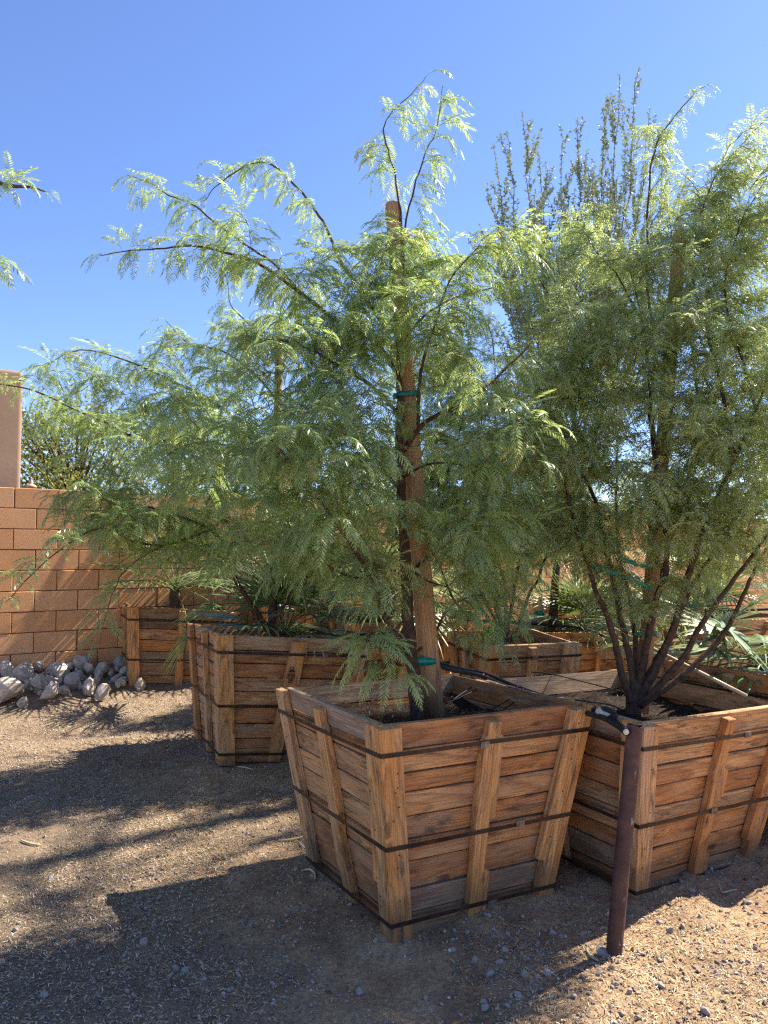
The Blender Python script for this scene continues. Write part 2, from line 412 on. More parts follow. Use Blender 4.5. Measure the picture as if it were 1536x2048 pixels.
# finial
fin = [(0, .055), (.02, .062), (.03, .05), (.05, .018), (.065, .022), (.075, .012), (.10, .008), (.11, .012), (.125, .004)]
fm = MB(); fm.tube([(0, 0, -1.4), (0, 0, -.35), (0, 0, -.3)], [.05, .05, .05], 10)
fo = fm.obj('finial_post', M_TERRA, None, True); p = at(62, 976, 8.6); fo.location = (p.x, 8.6, p.z)
f2 = MB().tube([(0, 0, -.36), (0, 0, 0), *[(0, 0, z) for z, r in fin]], [.05, .05, *[r for z, r in fin]], 14).obj('ball_finial', M_TERRA, fo, True)
tag(fo, 'small pink terracotta finial peeking over the top of the block wall', 'finial')

# ------------------------------------------------------------------ tree crates
TH = .036
def face_frames(S, s, h):
    L = math.hypot(h, (S - s) / 2)
    for k in range(4):
        rz = Matrix.Rotation(k * math.pi / 2, 4, 'Z')
        o = Vector((0, -s / 2, 0)); X = Vector((1, 0, 0)); Z = Vector((0, -(S - s) / 2, h)).normalized(); Y = Z.cross(X)
        M = Matrix.Translation(o) @ Matrix((X, Y, Z)).transposed().to_4x4()
        yield k, rz @ M, L
def plank_mesh(hw0, hw1, z0, z1, th, rng):
    "board in the face frame, origin at its middle; x along the board"
    hz = (z1 - z0) / 2; c = .003; V = []; F = []
    xs = [-1, -.5, 0, .5, 1]; bow = [rng.uniform(-.0015, .0015) for _ in xs]; e = [rng.uniform(-.004, .002) for _ in range(2)]
    prof = [(0, -hz + c), (0, hz - c), (c, hz), (th, hz), (th, -hz), (c, -hz)]
    for i, t in enumerate(xs):
        for y, z in prof:
            w = hw0 + (hw1 - hw0) * (z + hz) / (2 * hz)
            x = t * (w + (e[0] if t < 0 else e[1])); V.append((x, y, z + bow[i]))
    for i in range(4):
        for k in range(6):
            k2 = (k + 1) % 6; F.append((i * 6 + k, (i + 1) * 6 + k, (i + 1) * 6 + k2, i * 6 + k2))
    F.append((0, 1, 2, 3, 4, 5)); F.append((29, 28, 27, 26, 25, 24))
    return V, F
def slab_from_outline(P, th, c=.003):
    "P: closed outline (x, z) counter-clockwise seen from outside (-y); front at y=-th with a small chamfer, back at y=0"
    n = len(P); V = []; 
    cx = sum(p[0] for p in P) / n; cz = sum(p[1] for p in P) / n
    def inset(k):
        a = Vector(P[k - 1]); b = Vector(P[k]); d = Vector(P[(k + 1) % n])
        n1 = Vector((-(b - a).y, (b - a).x)).normalized(); n2 = Vector((-(d - b).y, (d - b).x)).normalized()
        m = (n1 + n2); m = m.normalized() if m.length > .1 else n1
        return b + m * (c / max(.5, m.dot(n1)))
    for p in P: V.append((p[0], 0, p[1]))
    for p in P: V.append((p[0], -th + c, p[1]))
    for k in range(n): q = inset(k); V.append((q.x, -th, q.y))
    F = [tuple(range(2 * n, 3 * n)), tuple(range(n - 1, -1, -1))]
    for r in range(2):
        for k in range(n):
            k2 = (k + 1) % n; F.append((r * n + k, r * n + k2, (r + 1) * n + k2, (r + 1) * n + k))
    return V, F
def batten(parent, M, stations, mat, th=TH, name='batten'):
    "stations: (z, left, right) up the face frame; texture frame runs along the board"
    L = [(l, z) for z, l, r in stations]; Rr = [(r, z) for z, l, r in stations]
    a = Vector(((L[0][0] + Rr[0][0]) / 2, L[0][1])); b = Vector(((L[-1][0] + Rr[-1][0]) / 2, L[-1][1]))
    mid = (a + b) / 2; d = (b - a).normalized(); ang = math.atan2(d.y, d.x)
    # local: x along, z across
    def loc(p):
        q = Vector(p) - mid; return (q.x * d.x + q.y * d.y, -q.x * d.y + q.y * d.x)
    P = [loc(p) for p in Rr] + [loc(p) for p in reversed(L)]
    V, F = slab_from_outline(P, th)
    o = MB().add(V, F).obj(name, mat, parent)
    o.matrix_local = M @ Matrix.Translation((mid.x, 0, mid.y)) @ Matrix.Rotation(-ang, 4, 'Y')
    return o

CRATES = {}
def crate_dark(key): return key in ('D', 'Q', 'P', 'H')
def crate(key, loc, rot, S, s, h, seed, label, mids=None, rows=9, level=0, straps=(.87, .455, .083), group='wooden tree crates standing on the dirt', back_weather=False, soil_drop=.12, faces=(0, 1, 2, 3)):
    rng = random.Random(seed)
    c = empty('tree_crate', loc, rot); c.rotation_mode = 'XYZ'
    Rm = Matrix.Rotation(rot[2], 4, 'Z') @ Matrix.Rotation(rot[0], 4, 'X') @ Matrix.Rotation(rot[1], 4, 'Y')
    c.rotation_euler = Rm.to_euler()
    tag(c, label, 'crate', group)
    CRATES[key] = (Matrix.Translation(loc) @ Rm, S, s, h)
    for k, M, L in face_frames(S, s, h):
        hw = lambda z: s / 2 + (S - s) / 2 * z / L
        hs = [rng.uniform(.075, .135) for _ in range(rows)]
        hs[-1] = .115; tot = sum(hs); hs = [q * L / tot for q in hs]
        z = 0
        for i, q in enumerate(hs):
            g = .0034
            inset = -.0 if k % 2 == 0 else .0225
            V, F = plank_mesh(hw(z + g) - inset, hw(z + q - g) - inset, z + g, z + q - g, .022, rng)
            top = (i == rows - 1)
            m = M_PLANK if rng.random() > .07 else M_WEATH
            if top and back_weather and k in (2, 3): m = M_WEATH
            if crate_dark(key) and (top or rng.random() < .6): m = M_DARKW
            o = MB().add(V, F).obj('plank', m, c)
            o.matrix_local = M @ Matrix.Translation((0, rng.uniform(0, .007), z + q / 2)) @ Matrix.Rotation(rng.uniform(-.004, .004), 4, 'Y')
            z += q
        # corner battens: the left one laps past the corner, the right one butts against its neighbour
        bw = [rng.uniform(.088, .108), rng.uniform(.085, .105)]
        zt = L - rng.uniform(-.004, .01); zb = .0
        st = [(zz, -hw(zz) - TH, -hw(zz) - TH + bw[0]) for zz in (zb, L * .5, zt)]
        batten(c, M, st, M_BATTEN)
        zt = L - rng.uniform(-.004, .012)
        w2 = bw[1]
        if rng.random() < .5 and k in (0, 3):
            zc = rng.uniform(.1, .3); st = [(zb, hw(zb) - w2 + .03, hw(zb)), (zc, hw(zc) - w2 + .03, hw(zc)), (zc + .006, hw(zc) - w2, hw(zc)), (zt, hw(zt) - w2, hw(zt))]
        else: st = [(zb, hw(zb) - w2, hw(zb)), (L * .5, hw(L * .5) - w2, hw(L * .5)), (zt, hw(zt) - w2, hw(zt))]
        batten(c, M, st, M_BATTEN)
        # middle batten with sawn-out notches
        if mids and k in mids: st = [(t * L, a, b) for t, a, b in mids[k]]
        else:
            cx = rng.uniform(-.05, .05); w = .045
            z1 = rng.uniform(.25, .45) * L; z2 = rng.uniform(.6, .8) * L; d1 = rng.choice((-.02, .02)); d2 = rng.choice((-.02, 0, .02))
            sl = rng.uniform(-.07, .07)
            f = lambda zz: cx + sl * zz / L
            st = [(0.01, f(0) - w, f(0) + w - .015), (z1, f(z1) - w, f(z1) + w - .015), (z1 + .006, f(z1) - w + max(d1, 0), f(z1) + w - .03 + max(-d1, 0)),
                  (z2, f(z2) - w + max(d1, 0), f(z2) + w - .03), (z2 + .006, f(z2) - w, f(z2) + w - .02), (L - .02, f(L) - w + .01, f(L) + w - .02)]
        batten(c, M, st, M_BATTEN)
    # steel straps
    for t in straps:
        zc = h * t; bh = .018; mb = MB(); V = []; ring = []
        jz = [rng.uniform(-.006, .006) for _ in range(4)]
        def half(z): return s / 2 + (S - s) / 2 * z / h + TH + .0035
        outer = []
        for q in range(4):
            ang = q * math.pi / 2; n = 3
            for j in range(-1, 6):
                pass
        pts = []
        for q in range(4):
            a = q * math.pi / 2; cs, sn = math.cos(a), math.sin(a); ch = .004
            for (x, y, z) in ((-1 , -1, 0), (0, -1, 1), (1, -1, 0)):
                zz = zc + (jz[q] if x < 0 else jz[(q + 1) % 4] if x > 0 else (jz[q] + jz[(q + 1) % 4]) / 2 + rng.uniform(-.004, .004))
                pts.append((q, x, zz))
        for q, x, zz in pts:
            a = q * math.pi / 2; cs, sn = math.cos(a), math.sin(a)
            for dz, do in ((-bh / 2, 0), (bh / 2, 0), (bh / 2, .0014), (-bh / 2, .0014)):
                H = half(zz + dz) + do; X = x * (H - .0035); Y = -H
                V.append((cs * X - sn * Y, sn * X + cs * Y, zz + dz))
        m = len(pts); F = []
        for i in range(m):
            j = (i + 1) % m
            for e in range(4):
                e2 = (e + 1) % 4; F.append((i * 4 + e, j * 4 + e, j * 4 + e2, i * 4 + e2))
        so_ = MB().add(V, F).obj('metal_strap', M_STRAP, c)
        # crimp seal
        H = half(zc) + .003; mb = MB().box((.03 + rng.uniform(-.1, .2), -H - .001, zc), (.045, .006, .026)); mb.obj('strap_seal', M_SEAL, so_)
    # nail heads through the corner battens
    if key in 'ABC':
        for k, M, L in face_frames(S, s, h):
            nb = MB()
            for i in range(rows * 2):
                zz = (i + .5) / (rows * 2) * L + rng.uniform(-.012, .012); w_ = s / 2 + (S - s) / 2 * zz / L
                for x in (-w_ - TH + rng.uniform(.03, .07), w_ - rng.uniform(.03, .07)):
                    if rng.random() < .55: nb.box((x, -TH - .0008, zz + rng.uniform(-.01, .01)), (.0048, .003, .0048))
            o = nb.obj('nails', M_STRAP, c); o.matrix_local = M; tag(o, kind='stuff')
    # bearers under the box
    for y in (-s / 2 + .07, s / 2 - .07):
        MB().box((0, y, -.028), (s - .04, .09, .052)).obj('bearer', M_WEATH, c)
    # soil
    zs = h - soil_drop; n = 22; w = s / 2 + (S - s) / 2 * zs / h - .024
    g = np.linspace(-w, w, n); X, Y = np.meshgrid(g, g)
    Z = zs + .05 * vnoise(X + 5, Y + seed, 5, seed) + .03 * vnoise(X + 3, Y, 14, seed + 1)
    i = (np.arange(n - 1)[:, None] * n + np.arange(n - 1)[None]).ravel()
    link('soil', fast_mesh('soil', np.stack([X, Y, Z], -1), np.stack([i, i + 1, i + n + 1, i + n], 1), M_SOIL, True), c)
    # mulch
    rs = np.random.RandomState(seed); m = 1500
    P = np.stack([rs.uniform(-w, w, m) * .97, rs.uniform(-w, w, m) * .97], 1)
    zz = zs + .05 * vnoise(P[:, 0] + 5, P[:, 1] + seed, 5, seed) + .03 * vnoise(P[:, 0] + 3, P[:, 1], 14, seed + 1)
    V, F, T = chips(np.column_stack([P, zz + .006]), rs, (.008, .05), (.002, .006), .5)
    o = link('mulch', fast_mesh('mulch', V, F, M_MULCH, False, T), c); tag(o, kind='stuff')
    return c

def chips(P, rs, lr, wr, tilt):
    "thin four-sided slivers lying about at P"
    m = len(P); L = rs.uniform(*lr, m); W = rs.uniform(*wr, m); yaw = rs.uniform(0, 2 * np.pi, m); pit = rs.normal(0, tilt, m) * .6
    d = np.stack([np.cos(yaw) * np.cos(pit), np.sin(yaw) * np.cos(pit), np.sin(pit)], 1)
    s = np.stack([-np.sin(yaw), np.cos(yaw), np.zeros(m)], 1); u = np.cross(d, s)
    bend = u * (L * .12)[:, None]
    V = np.stack([P - d * L[:, None] / 2, P - s * W[:, None] / 2 + bend, P + d * L[:, None] / 2, P + s * W[:, None] / 2 + bend, P + bend - u * W[:, None] * .4], 1)
    b = (np.arange(m) * 5)[:, None]
    F = np.concatenate([b + np.array([0, 1, 4]), b + np.array([1, 2, 4]), b + np.array([2, 3, 4]), b + np.array([3, 0, 4])])
    return V.reshape(-1, 3), F, np.repeat(rs.rand(m) ** 1.3, 5)

mA = {0: [(.02, -.045, .045), (.19, -.045, .048), (.25, -.045, .048), (.262, -.045, .018), (.275, -.045, .016), (.50, -.05, .022), (.512, -.052, .050),
          (.72, -.054, .052), (.90, -.040, .052), (.915, -.030, .036), (.975, -.028, .036)],
      3: [(.02, .005, .075), (.18, -.03, .06), (.20, -.045, .048), (.36, -.055, .02), (.46, -.06, .03), (.475, -.06, .04), (.88, -.085, .0), (.90, -.085, -.02), (.975, -.088, -.022)]}
mB = {0: [(.02, -.045, .055), (.20, -.045, .055), (.215, -.045, .020), (.52, -.030, .036), (.53, -.030, .070), (.68, -.025, .078), (.70, -.02, .045), (.975, .0, .058)]}
crate('A', (.193, 3.724, -.01), (R_(-.5), R_(.7), R_(29)), 1.038, .752, .895, 11, 'nearest wooden tree crate, between the rusty pipe and the dappled open dirt', mA, back_weather=True)
crate('B', (1.256, 4.099, -.012), (R_(1.6), R_(1.6), R_(31.7)), 1.096, .788, .852, 23, 'wooden tree crate directly behind the rusty pipe holding the many stemmed tree', mB, back_weather=True, rows=8)
mC = {0: [(.02, -.10, -.01), (.30, -.08, .01), (.5, -.065, .025), (.515, -.065, .045), (.975, -.03, .08)]}
cC = crate('C', (-.887, 5.789, .107), (R_(-.7), R_(4.8), R_(24.5)), 1.03, .79, .869, 37, 'tilted wooden tree crate with a black printed stamp on its slanting batten', mC)
crate('D', (-2.28, 8.20, .06), (0, R_(4.3), R_(24.8)), 1.03, .81, .945, 41, 'weathered wooden crate coloured dark as in shade, with a fan palm, beside the pale rock pile')
crate('E', (2.42, 4.62, .05), (0, 0, R_(28)), 1.09, .79, .86, 53, 'wooden crate at the right edge with wide drooping palm leaves')
crate('G', (.99, 6.12, .17), (R_(3), 0, R_(16.5)), .72, .56, .74, 61, 'small narrow wooden crate with a pale corner post behind the nearest tree', rows=6)
crate('J', (1.78, 7.25, .20), (0, 0, R_(6)), 1.1, .82, .68, 67, 'low wooden crate under the tall spiny grey tree', rows=6)
crate('P', (.0, 7.55, .20), (0, 0, R_(22)), 1.05, .8, .74, 71, 'shaded wooden crate behind the tilted crate, full of yellowing palm leaves', rows=7)
crate('Q', (-1.05, 9.0, .28), (0, 0, R_(26)), 1.05, .8, .74, 73, 'wooden crate close to the block wall behind the crate with the black stamp', rows=7)
crate('K', (3.35, 7.75, .20), (0, 0, R_(25)), 1.1, .82, .75, 79, 'wooden crate behind the many stemmed tree with a fan palm near the wall', rows=6)
crate('H', (.45, 9.25, .28), (0, 0, R_(20)), 1.0, .78, .62, 83, 'wooden crate with the black hose running along its top near the wall', rows=6)
crate('M', (2.6, 10.4, .30), (0, 0, R_(20)), .9, .72, .66, 89, 'small wooden crate standing against the foot of the block wall', rows=6)

# black printed stamp on crate C
def stamp():
    M, S, s, h = CRATES['C']
    mb = MB()
    def bar(x0, z0, x1, z1, w=.006):
        a = Vector((x0, 0, z0)); b = Vector((x1, 0, z1)); d = (b - a); L = d.length; d.normalize(); p = Vector((-d.z, 0, d.x)) * w / 2
        mb.add([a - p, b - p, b + p, a + p], [(0, 1, 2, 3)])
    # a rounded wheat-ear mark, a box below it with two rows of letters
    for q in range(10):
        a0 = math.pi * 2 * q / 10; a1 = math.pi * 2 * (q + 1) / 10
        bar(math.cos(a0) * .011, .062 + math.sin(a0) * .011, math.cos(a1) * .011, .062 + math.sin(a1) * .011, .005)
    bar(-.012, .045, .016, .045); bar(-.022, .036, .022, .036, .007); bar(-.004, .05, -.015, .036); bar(.012, .05, .018, .036)
    bar(-.024, .02, .024, .02); bar(-.024, -.012, .024, -.012); bar(-.024, .02, -.024, -.012); bar(.024, .02, .024, -.012)
    bar(-.016, .012, -.016, -.006, .005); bar(-.016, .012, -.004, .012, .004); bar(-.016, .003, -.006, .003, .004)
    bar(.002, .012, .002, -.006, .005); bar(.002, -.006, .012, .012, .004); bar(.014, .012, .014, -.006, .005)
    bar(-.018, -.024, .018, -.024, .009); bar(-.018, -.040, .014, -.040, .009)
    kf, Mf, Lf = next(face_frames(S, s, h))
    o = mb.obj('printed_stamp', M_INK, cC); o.matrix_local = Mf @ Matrix.Translation((-.01, -TH - .0012, Lf * .70)) @ Matrix.Scale(.95, 4)
stamp()
# ------------------------------------------------------------------ stakes, pipe, ties, hoses
def stake(name, p0, p1, r0, r1, label, mat=M_STAKE, n=14):
    p0 = Vector(p0); p1 = Vector(p1); d = p1 - p0; L = d.length
    zs = [0, L * .25, L * .5, L * .75, L - .03, L - .012, L - .003, L]; rr = [r0 + (r1 - r0) * z / L for z in zs]
    rr[-3] *= .93; rr[-2] *= .78; rr[-1] *= .5
    # built lying along x so the grain runs with it
    o = MB().tube([(z, 0, 0) for z in zs], rr, n).obj(name, mat, None, True)
    o.location = p0; o.rotation_euler = d.to_track_quat('X', 'Z').to_euler()
    return tag(o, label, 'stake')
stake('tree_stake', (.245, 3.78, .70), at(784, 405, 3.78), .056, .037, 'thick round wooden stake rising from the nearest crate above its tree')
stake('tree_stake', (-.83, 5.85, .85), at(559, 640, 5.85), .036, .031, 'round wooden stake in the tilted crate with the black stamp')
stake('tree_stake', (1.385, 4.2, .70), at(1361, 460, 4.2), .040, .037, 'round wooden stake among the stems of the many stemmed tree')
stake('bamboo_stake', at(1080, 1300, 7.2), at(1082, 1120, 7.2), .022, .020, 'thin upright bamboo stake beside the trunk of the spiny tree', M_BAMBOO, 8)
o = stake('broom_handle', at(1493, 1392, 3.98), at(1222, 1255, 4.5), .0105, .0105, 'pale slim wooden pole lying slanted across the many stemmed tree crate', M_BAMBOO, 10); o['category'] = 'pole'

def pipe():
    p0 = Vector((.884, 3.09, -.12)); p1 = Vector((.995, 3.09, .885)); d = p1 - p0; L = d.length; n = 24; V = []; F = []
    for z, r in ((0, .031), (L * .5, .0312), (L, .031), (L, .0265), (L - .12, .0265)):
        for k in range(n):
            a = 2 * math.pi * k / n; V.append((math.cos(a) * r, math.sin(a) * r, z + (0.003 * math.sin(3 * a) if z == L else 0)))
    for i in range(4):
        for k in range(n): F.append((i * n + k, i * n + (k + 1) % n, (i + 1) * n + (k + 1) % n, (i + 1) * n + k))
    F.append(tuple(4 * n + k for k in range(n)))
    o = MB().add(V, F).obj('rusty_pipe', M_RUST, None, True); o.location = p0; o.rotation_euler = d.to_track_quat('Z', 'Y').to_euler()
    tag(o, 'rusty brown hollow steel pipe standing in the dirt between two crates', 'pipe')
    md = o.modifiers.new('edge', 'EDGE_SPLIT'); md.split_angle = R_(50)
pipe()

def hose(name, pts, r, label, cat='hose', n=8, sub=6, mat=None):
    o = MB().tube(smooth_path(pts, sub), r, n).obj(name, mat or M_TUBE, None, True); return tag(o, label, cat)
h1 = [at(640, 1262, 7.0), at(700, 1268, 6.2), at(800, 1302, 5.2), at(892, 1337, 4.66), at(960, 1351, 4.38), at(1030, 1381, 4.05), at(1100, 1404, 3.8), at(1165, 1424, 3.55), at(1207, 1436, 3.3), at(1250, 1461, 3.09)]
hose('irrigation_hose', h1, .0125, 'black irrigation hose laid along the nearest crate to the rusty pipe')
h2 = [p + Vector((.035, .02, .006)) for p in h1[:-2]] + [at(1212, 1418, 3.32), at(1232, 1432, 3.2)]
hose('irrigation_hose', h2, .0115, 'second black irrigation hose strapped beside the first by the white tape')
o = MB().tube([at(1198, 1421, 3.38), at(1204, 1426, 3.36), at(1216, 1432, 3.32), at(1222, 1436, 3.30)], [.019, .021, .021, .019], 14).obj('tape_wrap', M_WHITE, None, True)
tag(o, 'cream coloured tape wrapped round the black hoses near the rusty pipe', 'tape')
hose('hose_fitting', [at(1222, 1436, 3.29), at(1238, 1450, 3.18), at(1252, 1464, 3.06)], .0145, 'open ended black hose fitting resting on the rusty pipe top', 'fitting', 12, 3)
o = MB().tube([at(1250.5, 1462.5, 3.067), at(1252.5, 1464.5, 3.055)], .0112, 10).obj('ring', M_WHITE, None, True); tag(o, 'pale ring at the open mouth of the hose fitting', 'ring')
hose('irrigation_hose', [at(840, 1236, 7.6), at(930, 1240, 7.3), at(1050, 1246, 7.1), at(1160, 1256, 6.7), at(1215, 1275, 6.6)], .013, 'black hose crossing the far crates below the bamboo stake')
hose('irrigation_hose', [at(1345, 1330, 4.9), at(1390, 1339, 4.85), at(1440, 1350, 4.7), at(1545, 1360, 4.6), at(1640, 1370, 4.5)], .013, 'black hose on the far rim of the many stemmed tree crate')
hose('irrigation_hose', [at(1410, 1226, 7.2), at(1470, 1221, 7.0), at(1545, 1219, 6.9), at(1640, 1222, 6.8)], .012, 'black hose running over the crate with the fan palm near the wall')
hose('drip_line', [at(1062, 1344, 4.6), at(1110, 1350, 4.5), at(1200, 1372, 4.35), at(1275, 1392, 4.2), at(1310, 1408, 4.1)], .0035, 'thin black drip line draped into the many stemmed tree crate', 'drip line', 6)
hose('drip_line', [at(1150, 1400, 3.7), at(1180, 1404, 3.75), at(1220, 1410, 3.85), at(1255, 1424, 3.95)], .0035, 'thin black drip line looping between the two crates beside the tape', 'drip line', 6)
for i, (a, b, c, lab) in enumerate([
    ((966, 1352, 4.36), (945, 1372, 4.25), (905, 1400, 4.1), 'thin drip line with red barb, first of the far corner pair in the nearest crate'),
    ((974, 1356, 4.34), (955, 1378, 4.2), (890, 1408, 4.0), 'second thin drip line of the far corner pair in the nearest crate'),
    ((1033, 1378, 4.02), (1018, 1398, 3.95), (985, 1418, 3.9), 'thin drip line with red barb in the middle of the hose over the nearest crate'),
    ((1044, 1382, 4.0), (1030, 1402, 3.92), (1005, 1420, 3.85), 'thin drip line next to the middle red barb over the nearest crate'),
    ((1122, 1402, 3.76), (1105, 1408, 3.75), (1085, 1414, 3.72), 'short drip line with red barb at the right corner of the nearest crate')]):
    d = empty('drip_line', at(*a)); tag(d, lab, 'drip line'); L0 = d.location.copy()
    MB().tube([p - L0 for p in smooth_path([at(*a), at(*b), at(*c)], 6)], .0033, 6).obj('thin_tube', M_TUBE, d, True)
    dd = (at(*b) - at(*a)).normalized()
    MB().tube([Vector((0, 0, .006)) - dd * .012, dd * .0 + Vector((0, 0, .004)), dd * .012], [.004, .0075, .005], 8).obj('red_barb', M_RED, d, True)

def tie(p, q, r, w, label, tilt=0):
    "a flat tape looped round two upright things at p and q"
    p = Vector(p); q = Vector(q); mid = (p + q) / 2; half = (q - p) / 2; ax = Vector((half.x, half.y, 0)); L = ax.length + r
    ax = ax.normalized() if ax.length > 1e-4 else Vector((1, 0, 0)); sd = Vector((-ax.y, ax.x, 0)); V = []; F = []; n = 22
    for k in range(n):
        a = 2 * math.pi * k / n; c = math.cos(a)
        base = mid + ax * c * L + sd * math.sin(a) * r + Vector((0, 0, half.z * c * 1.2 + tilt * c))
        o = (ax * c + sd * math.sin(a)) * .0015
        z = Vector((0, 0, w / 2 * (1 + .3 * math.sin(3 * a))))
        V += [base - z, base + z, base + z + o, base - z + o]
    for k in range(n):
        j = (k + 1) % n
        for e in range(4): e2 = (e + 1) % 4; F.append((k * 4 + e, j * 4 + e, j * 4 + e2, k * 4 + e2))
    o = MB().add(V, F).obj('tie_tape', M_TIE, None, True); return tag(o, label, 'tie')
def ribbon(pts, w, label):
    P = smooth_path(pts, 5); V = []; F = []; rng = random.Random(len(label))
    for i, p in enumerate(P):
        a = rng.uniform(-.6, .6) + math.pi / 2; ww = w * rng.uniform(.4, 1.1) / 2
        z = Vector((0, math.cos(a), math.sin(a))) * ww; o = Vector((0, .0015, 0))
        V += [p - z, p + z, p + z + o, p - z + o]
    for i in range(len(P) - 1):
        for e in range(4): e2 = (e + 1) % 4; F.append((i * 4 + e, (i + 1) * 4 + e, (i + 1) * 4 + e2, i * 4 + e2))
    F += [(0, 1, 2, 3), tuple(len(V) - 4 + k for k in (3, 2, 1, 0))]
    return tag(MB().add(V, F).obj('tie_tape', M_TIE, None, False), label, 'tie')
tie(at(823, 1323, 3.74), at(858, 1318, 3.77), .052, .030, 'wide green tape tying trunk and stake low in the nearest crate', -.01)
tie(at(806, 792, 3.76), at(822, 788, 3.78), .05, .022, 'green tape high on the stake of the nearest crate')
tie(at(1268, 1394, 4.12), at(1287, 1392, 4.15), .045, .016, 'green tape around the base of the many stemmed tree')
tie(at(1284, 1268, 4.15), at(1302, 1266, 4.2), .045, .016, 'green tape around the stake of the many stemmed tree')
tie(at(545, 1224, 5.8), at(553, 1216, 5.85), .045, .018, 'green tape on the stake in the tilted crate')
tie(at(548, 1112, 5.8), at(556, 1110, 5.85), .04, .016, 'small green tape scrap higher on the tilted crate stake')
tie(at(1074, 1228, 7.15), at(1082, 1224, 7.2), .035, .045, 'green tape on the thin bamboo stake, lower of two')
tie(at(1074, 1130, 7.15), at(1082, 1128, 7.2), .035, .03, 'green tape near the top of the thin bamboo stake')
ribbon([at(1178, 1133, 3.95), at(1215, 1142, 3.9), at(1262, 1158, 3.88), at(1305, 1178, 3.9)], .022, 'stretched green tape between stems, lower and longer of two')
ribbon([at(1216, 1094, 3.98), at(1250, 1118, 3.93), at(1285, 1132, 3.95), at(1318, 1125, 4.1)], .026, 'crumpled green tape between stems, upper and thicker of two')

# ------------------------------------------------------------------ compound leaves
def pinna(L, n, ll, lw, p0, p1, yaw, org, rng, fold=.25, rr=.0009):
    """one feather of leaflets; returns triangles (V, F, end). x is outward, z up"""
    V = []; F = []; p = Vector(org); st = L / (n + 1); pts = [p.copy()]; tang = []
    for i in range(n + 1):
        t = i / n; pit = p0 + (p1 - p0) * (t ** .8)
        d = Vector((math.cos(pit) * math.cos(yaw), math.cos(pit) * math.sin(yaw), math.sin(pit)))
        p = p + d * st; pts.append(p.copy()); tang.append(d)
    for i in range(1, n + 1):
        d = tang[i - 1]; side = Vector((-math.sin(yaw), math.cos(yaw), 0)); up = side.cross(d) * -1
        t = i / n; s = min(1, .45 + 2.2 * t) * min(1, .40 + 2.6 * (1 - t))
        for sg in (-1, 1):
            a = R_(62 - 30 * t) + rng.uniform(-.08, .08)
            q = (side * sg * math.sin(a) + d * math.cos(a) + up * (-fold + rng.uniform(-.15, .15))).normalized()
            tw = rng.uniform(-.5, .5)
            wv = (d * math.cos(tw) + up * math.sin(tw)); wv = (wv - q * wv.dot(q)).normalized() * lw / 2 * s
            b = len(V); P = pts[i]; e = P + q * ll * s
            V += [P, P + q * ll * s * .45 + wv, e, P + q * ll * s * .45 - wv]; F += [(b, b + 1, b + 2), (b, b + 2, b + 3)]
    k = 5; k = 3 if n > 10 else 2; idx = [round(j * (n + 1) / k) for j in range(k + 1)]
    tv, tf = tube([pts[j] for j in idx], [rr] * k + [rr * .5], 3, False); b = len(V); V += tv
    for f in tf: F += [(f[0] + b, f[1] + b, f[2] + b), (f[0] + b, f[2] + b, f[3] + b)]
    return V, F
def leaf_templates(seed, kind):
    rng = random.Random(seed); out = []
    for p0d, p1d in ((45, -30), (25, -55), (10, -75), (-10, -85), (35, -80), (-25, -88), (50, 5), (15, -40)):
        V = []; F = []; p0, p1 = R_(p0d), R_(p1d)
        pl = .03 if kind == 'big' else .012
        e = Vector((math.cos(p0), 0, math.sin(p0))) * pl
        tv, tf = tube([Vector((0, 0, 0)), e], .0012, 3, False)
        V += tv; F += [(f[0], f[1], f[2]) for f in tf] + [(f[0], f[2], f[3]) for f in tf]
        if kind == 'big': specs = [(e, s * R_(rng.uniform(14, 34)), 1) for s in (-1, 1)]
        else: specs = [(e, s * R_(rng.uniform(16, 30)), 1) for s in (-1, 1)] + ([(e * .4, s * R_(rng.uniform(45, 65)), .75) for s in (-1, 1)] if rng.random() < .6 else [])
        for org, yaw, k in specs:
            if kind == 'big': v, f = pinna(.185 * rng.uniform(.8, 1.1), 13, .033, .0064, p0, p1 + rng.uniform(-.2, .2), yaw, org, rng)
            else: v, f = pinna(.105 * k * rng.uniform(.85, 1.15), 9, .0185, .0046, p0, p1 + rng.uniform(-.2, .2), yaw, org, rng, .2, .0007)
            b = len(V); V += v; F += [tuple(i + b for i in q) for q in f]
        out.append((np.array([tuple(v) for v in V]), np.array(F)))
    return out
T_BIG = leaf_templates(3, 'big'); T_FINE = leaf_templates(9, 'fine')

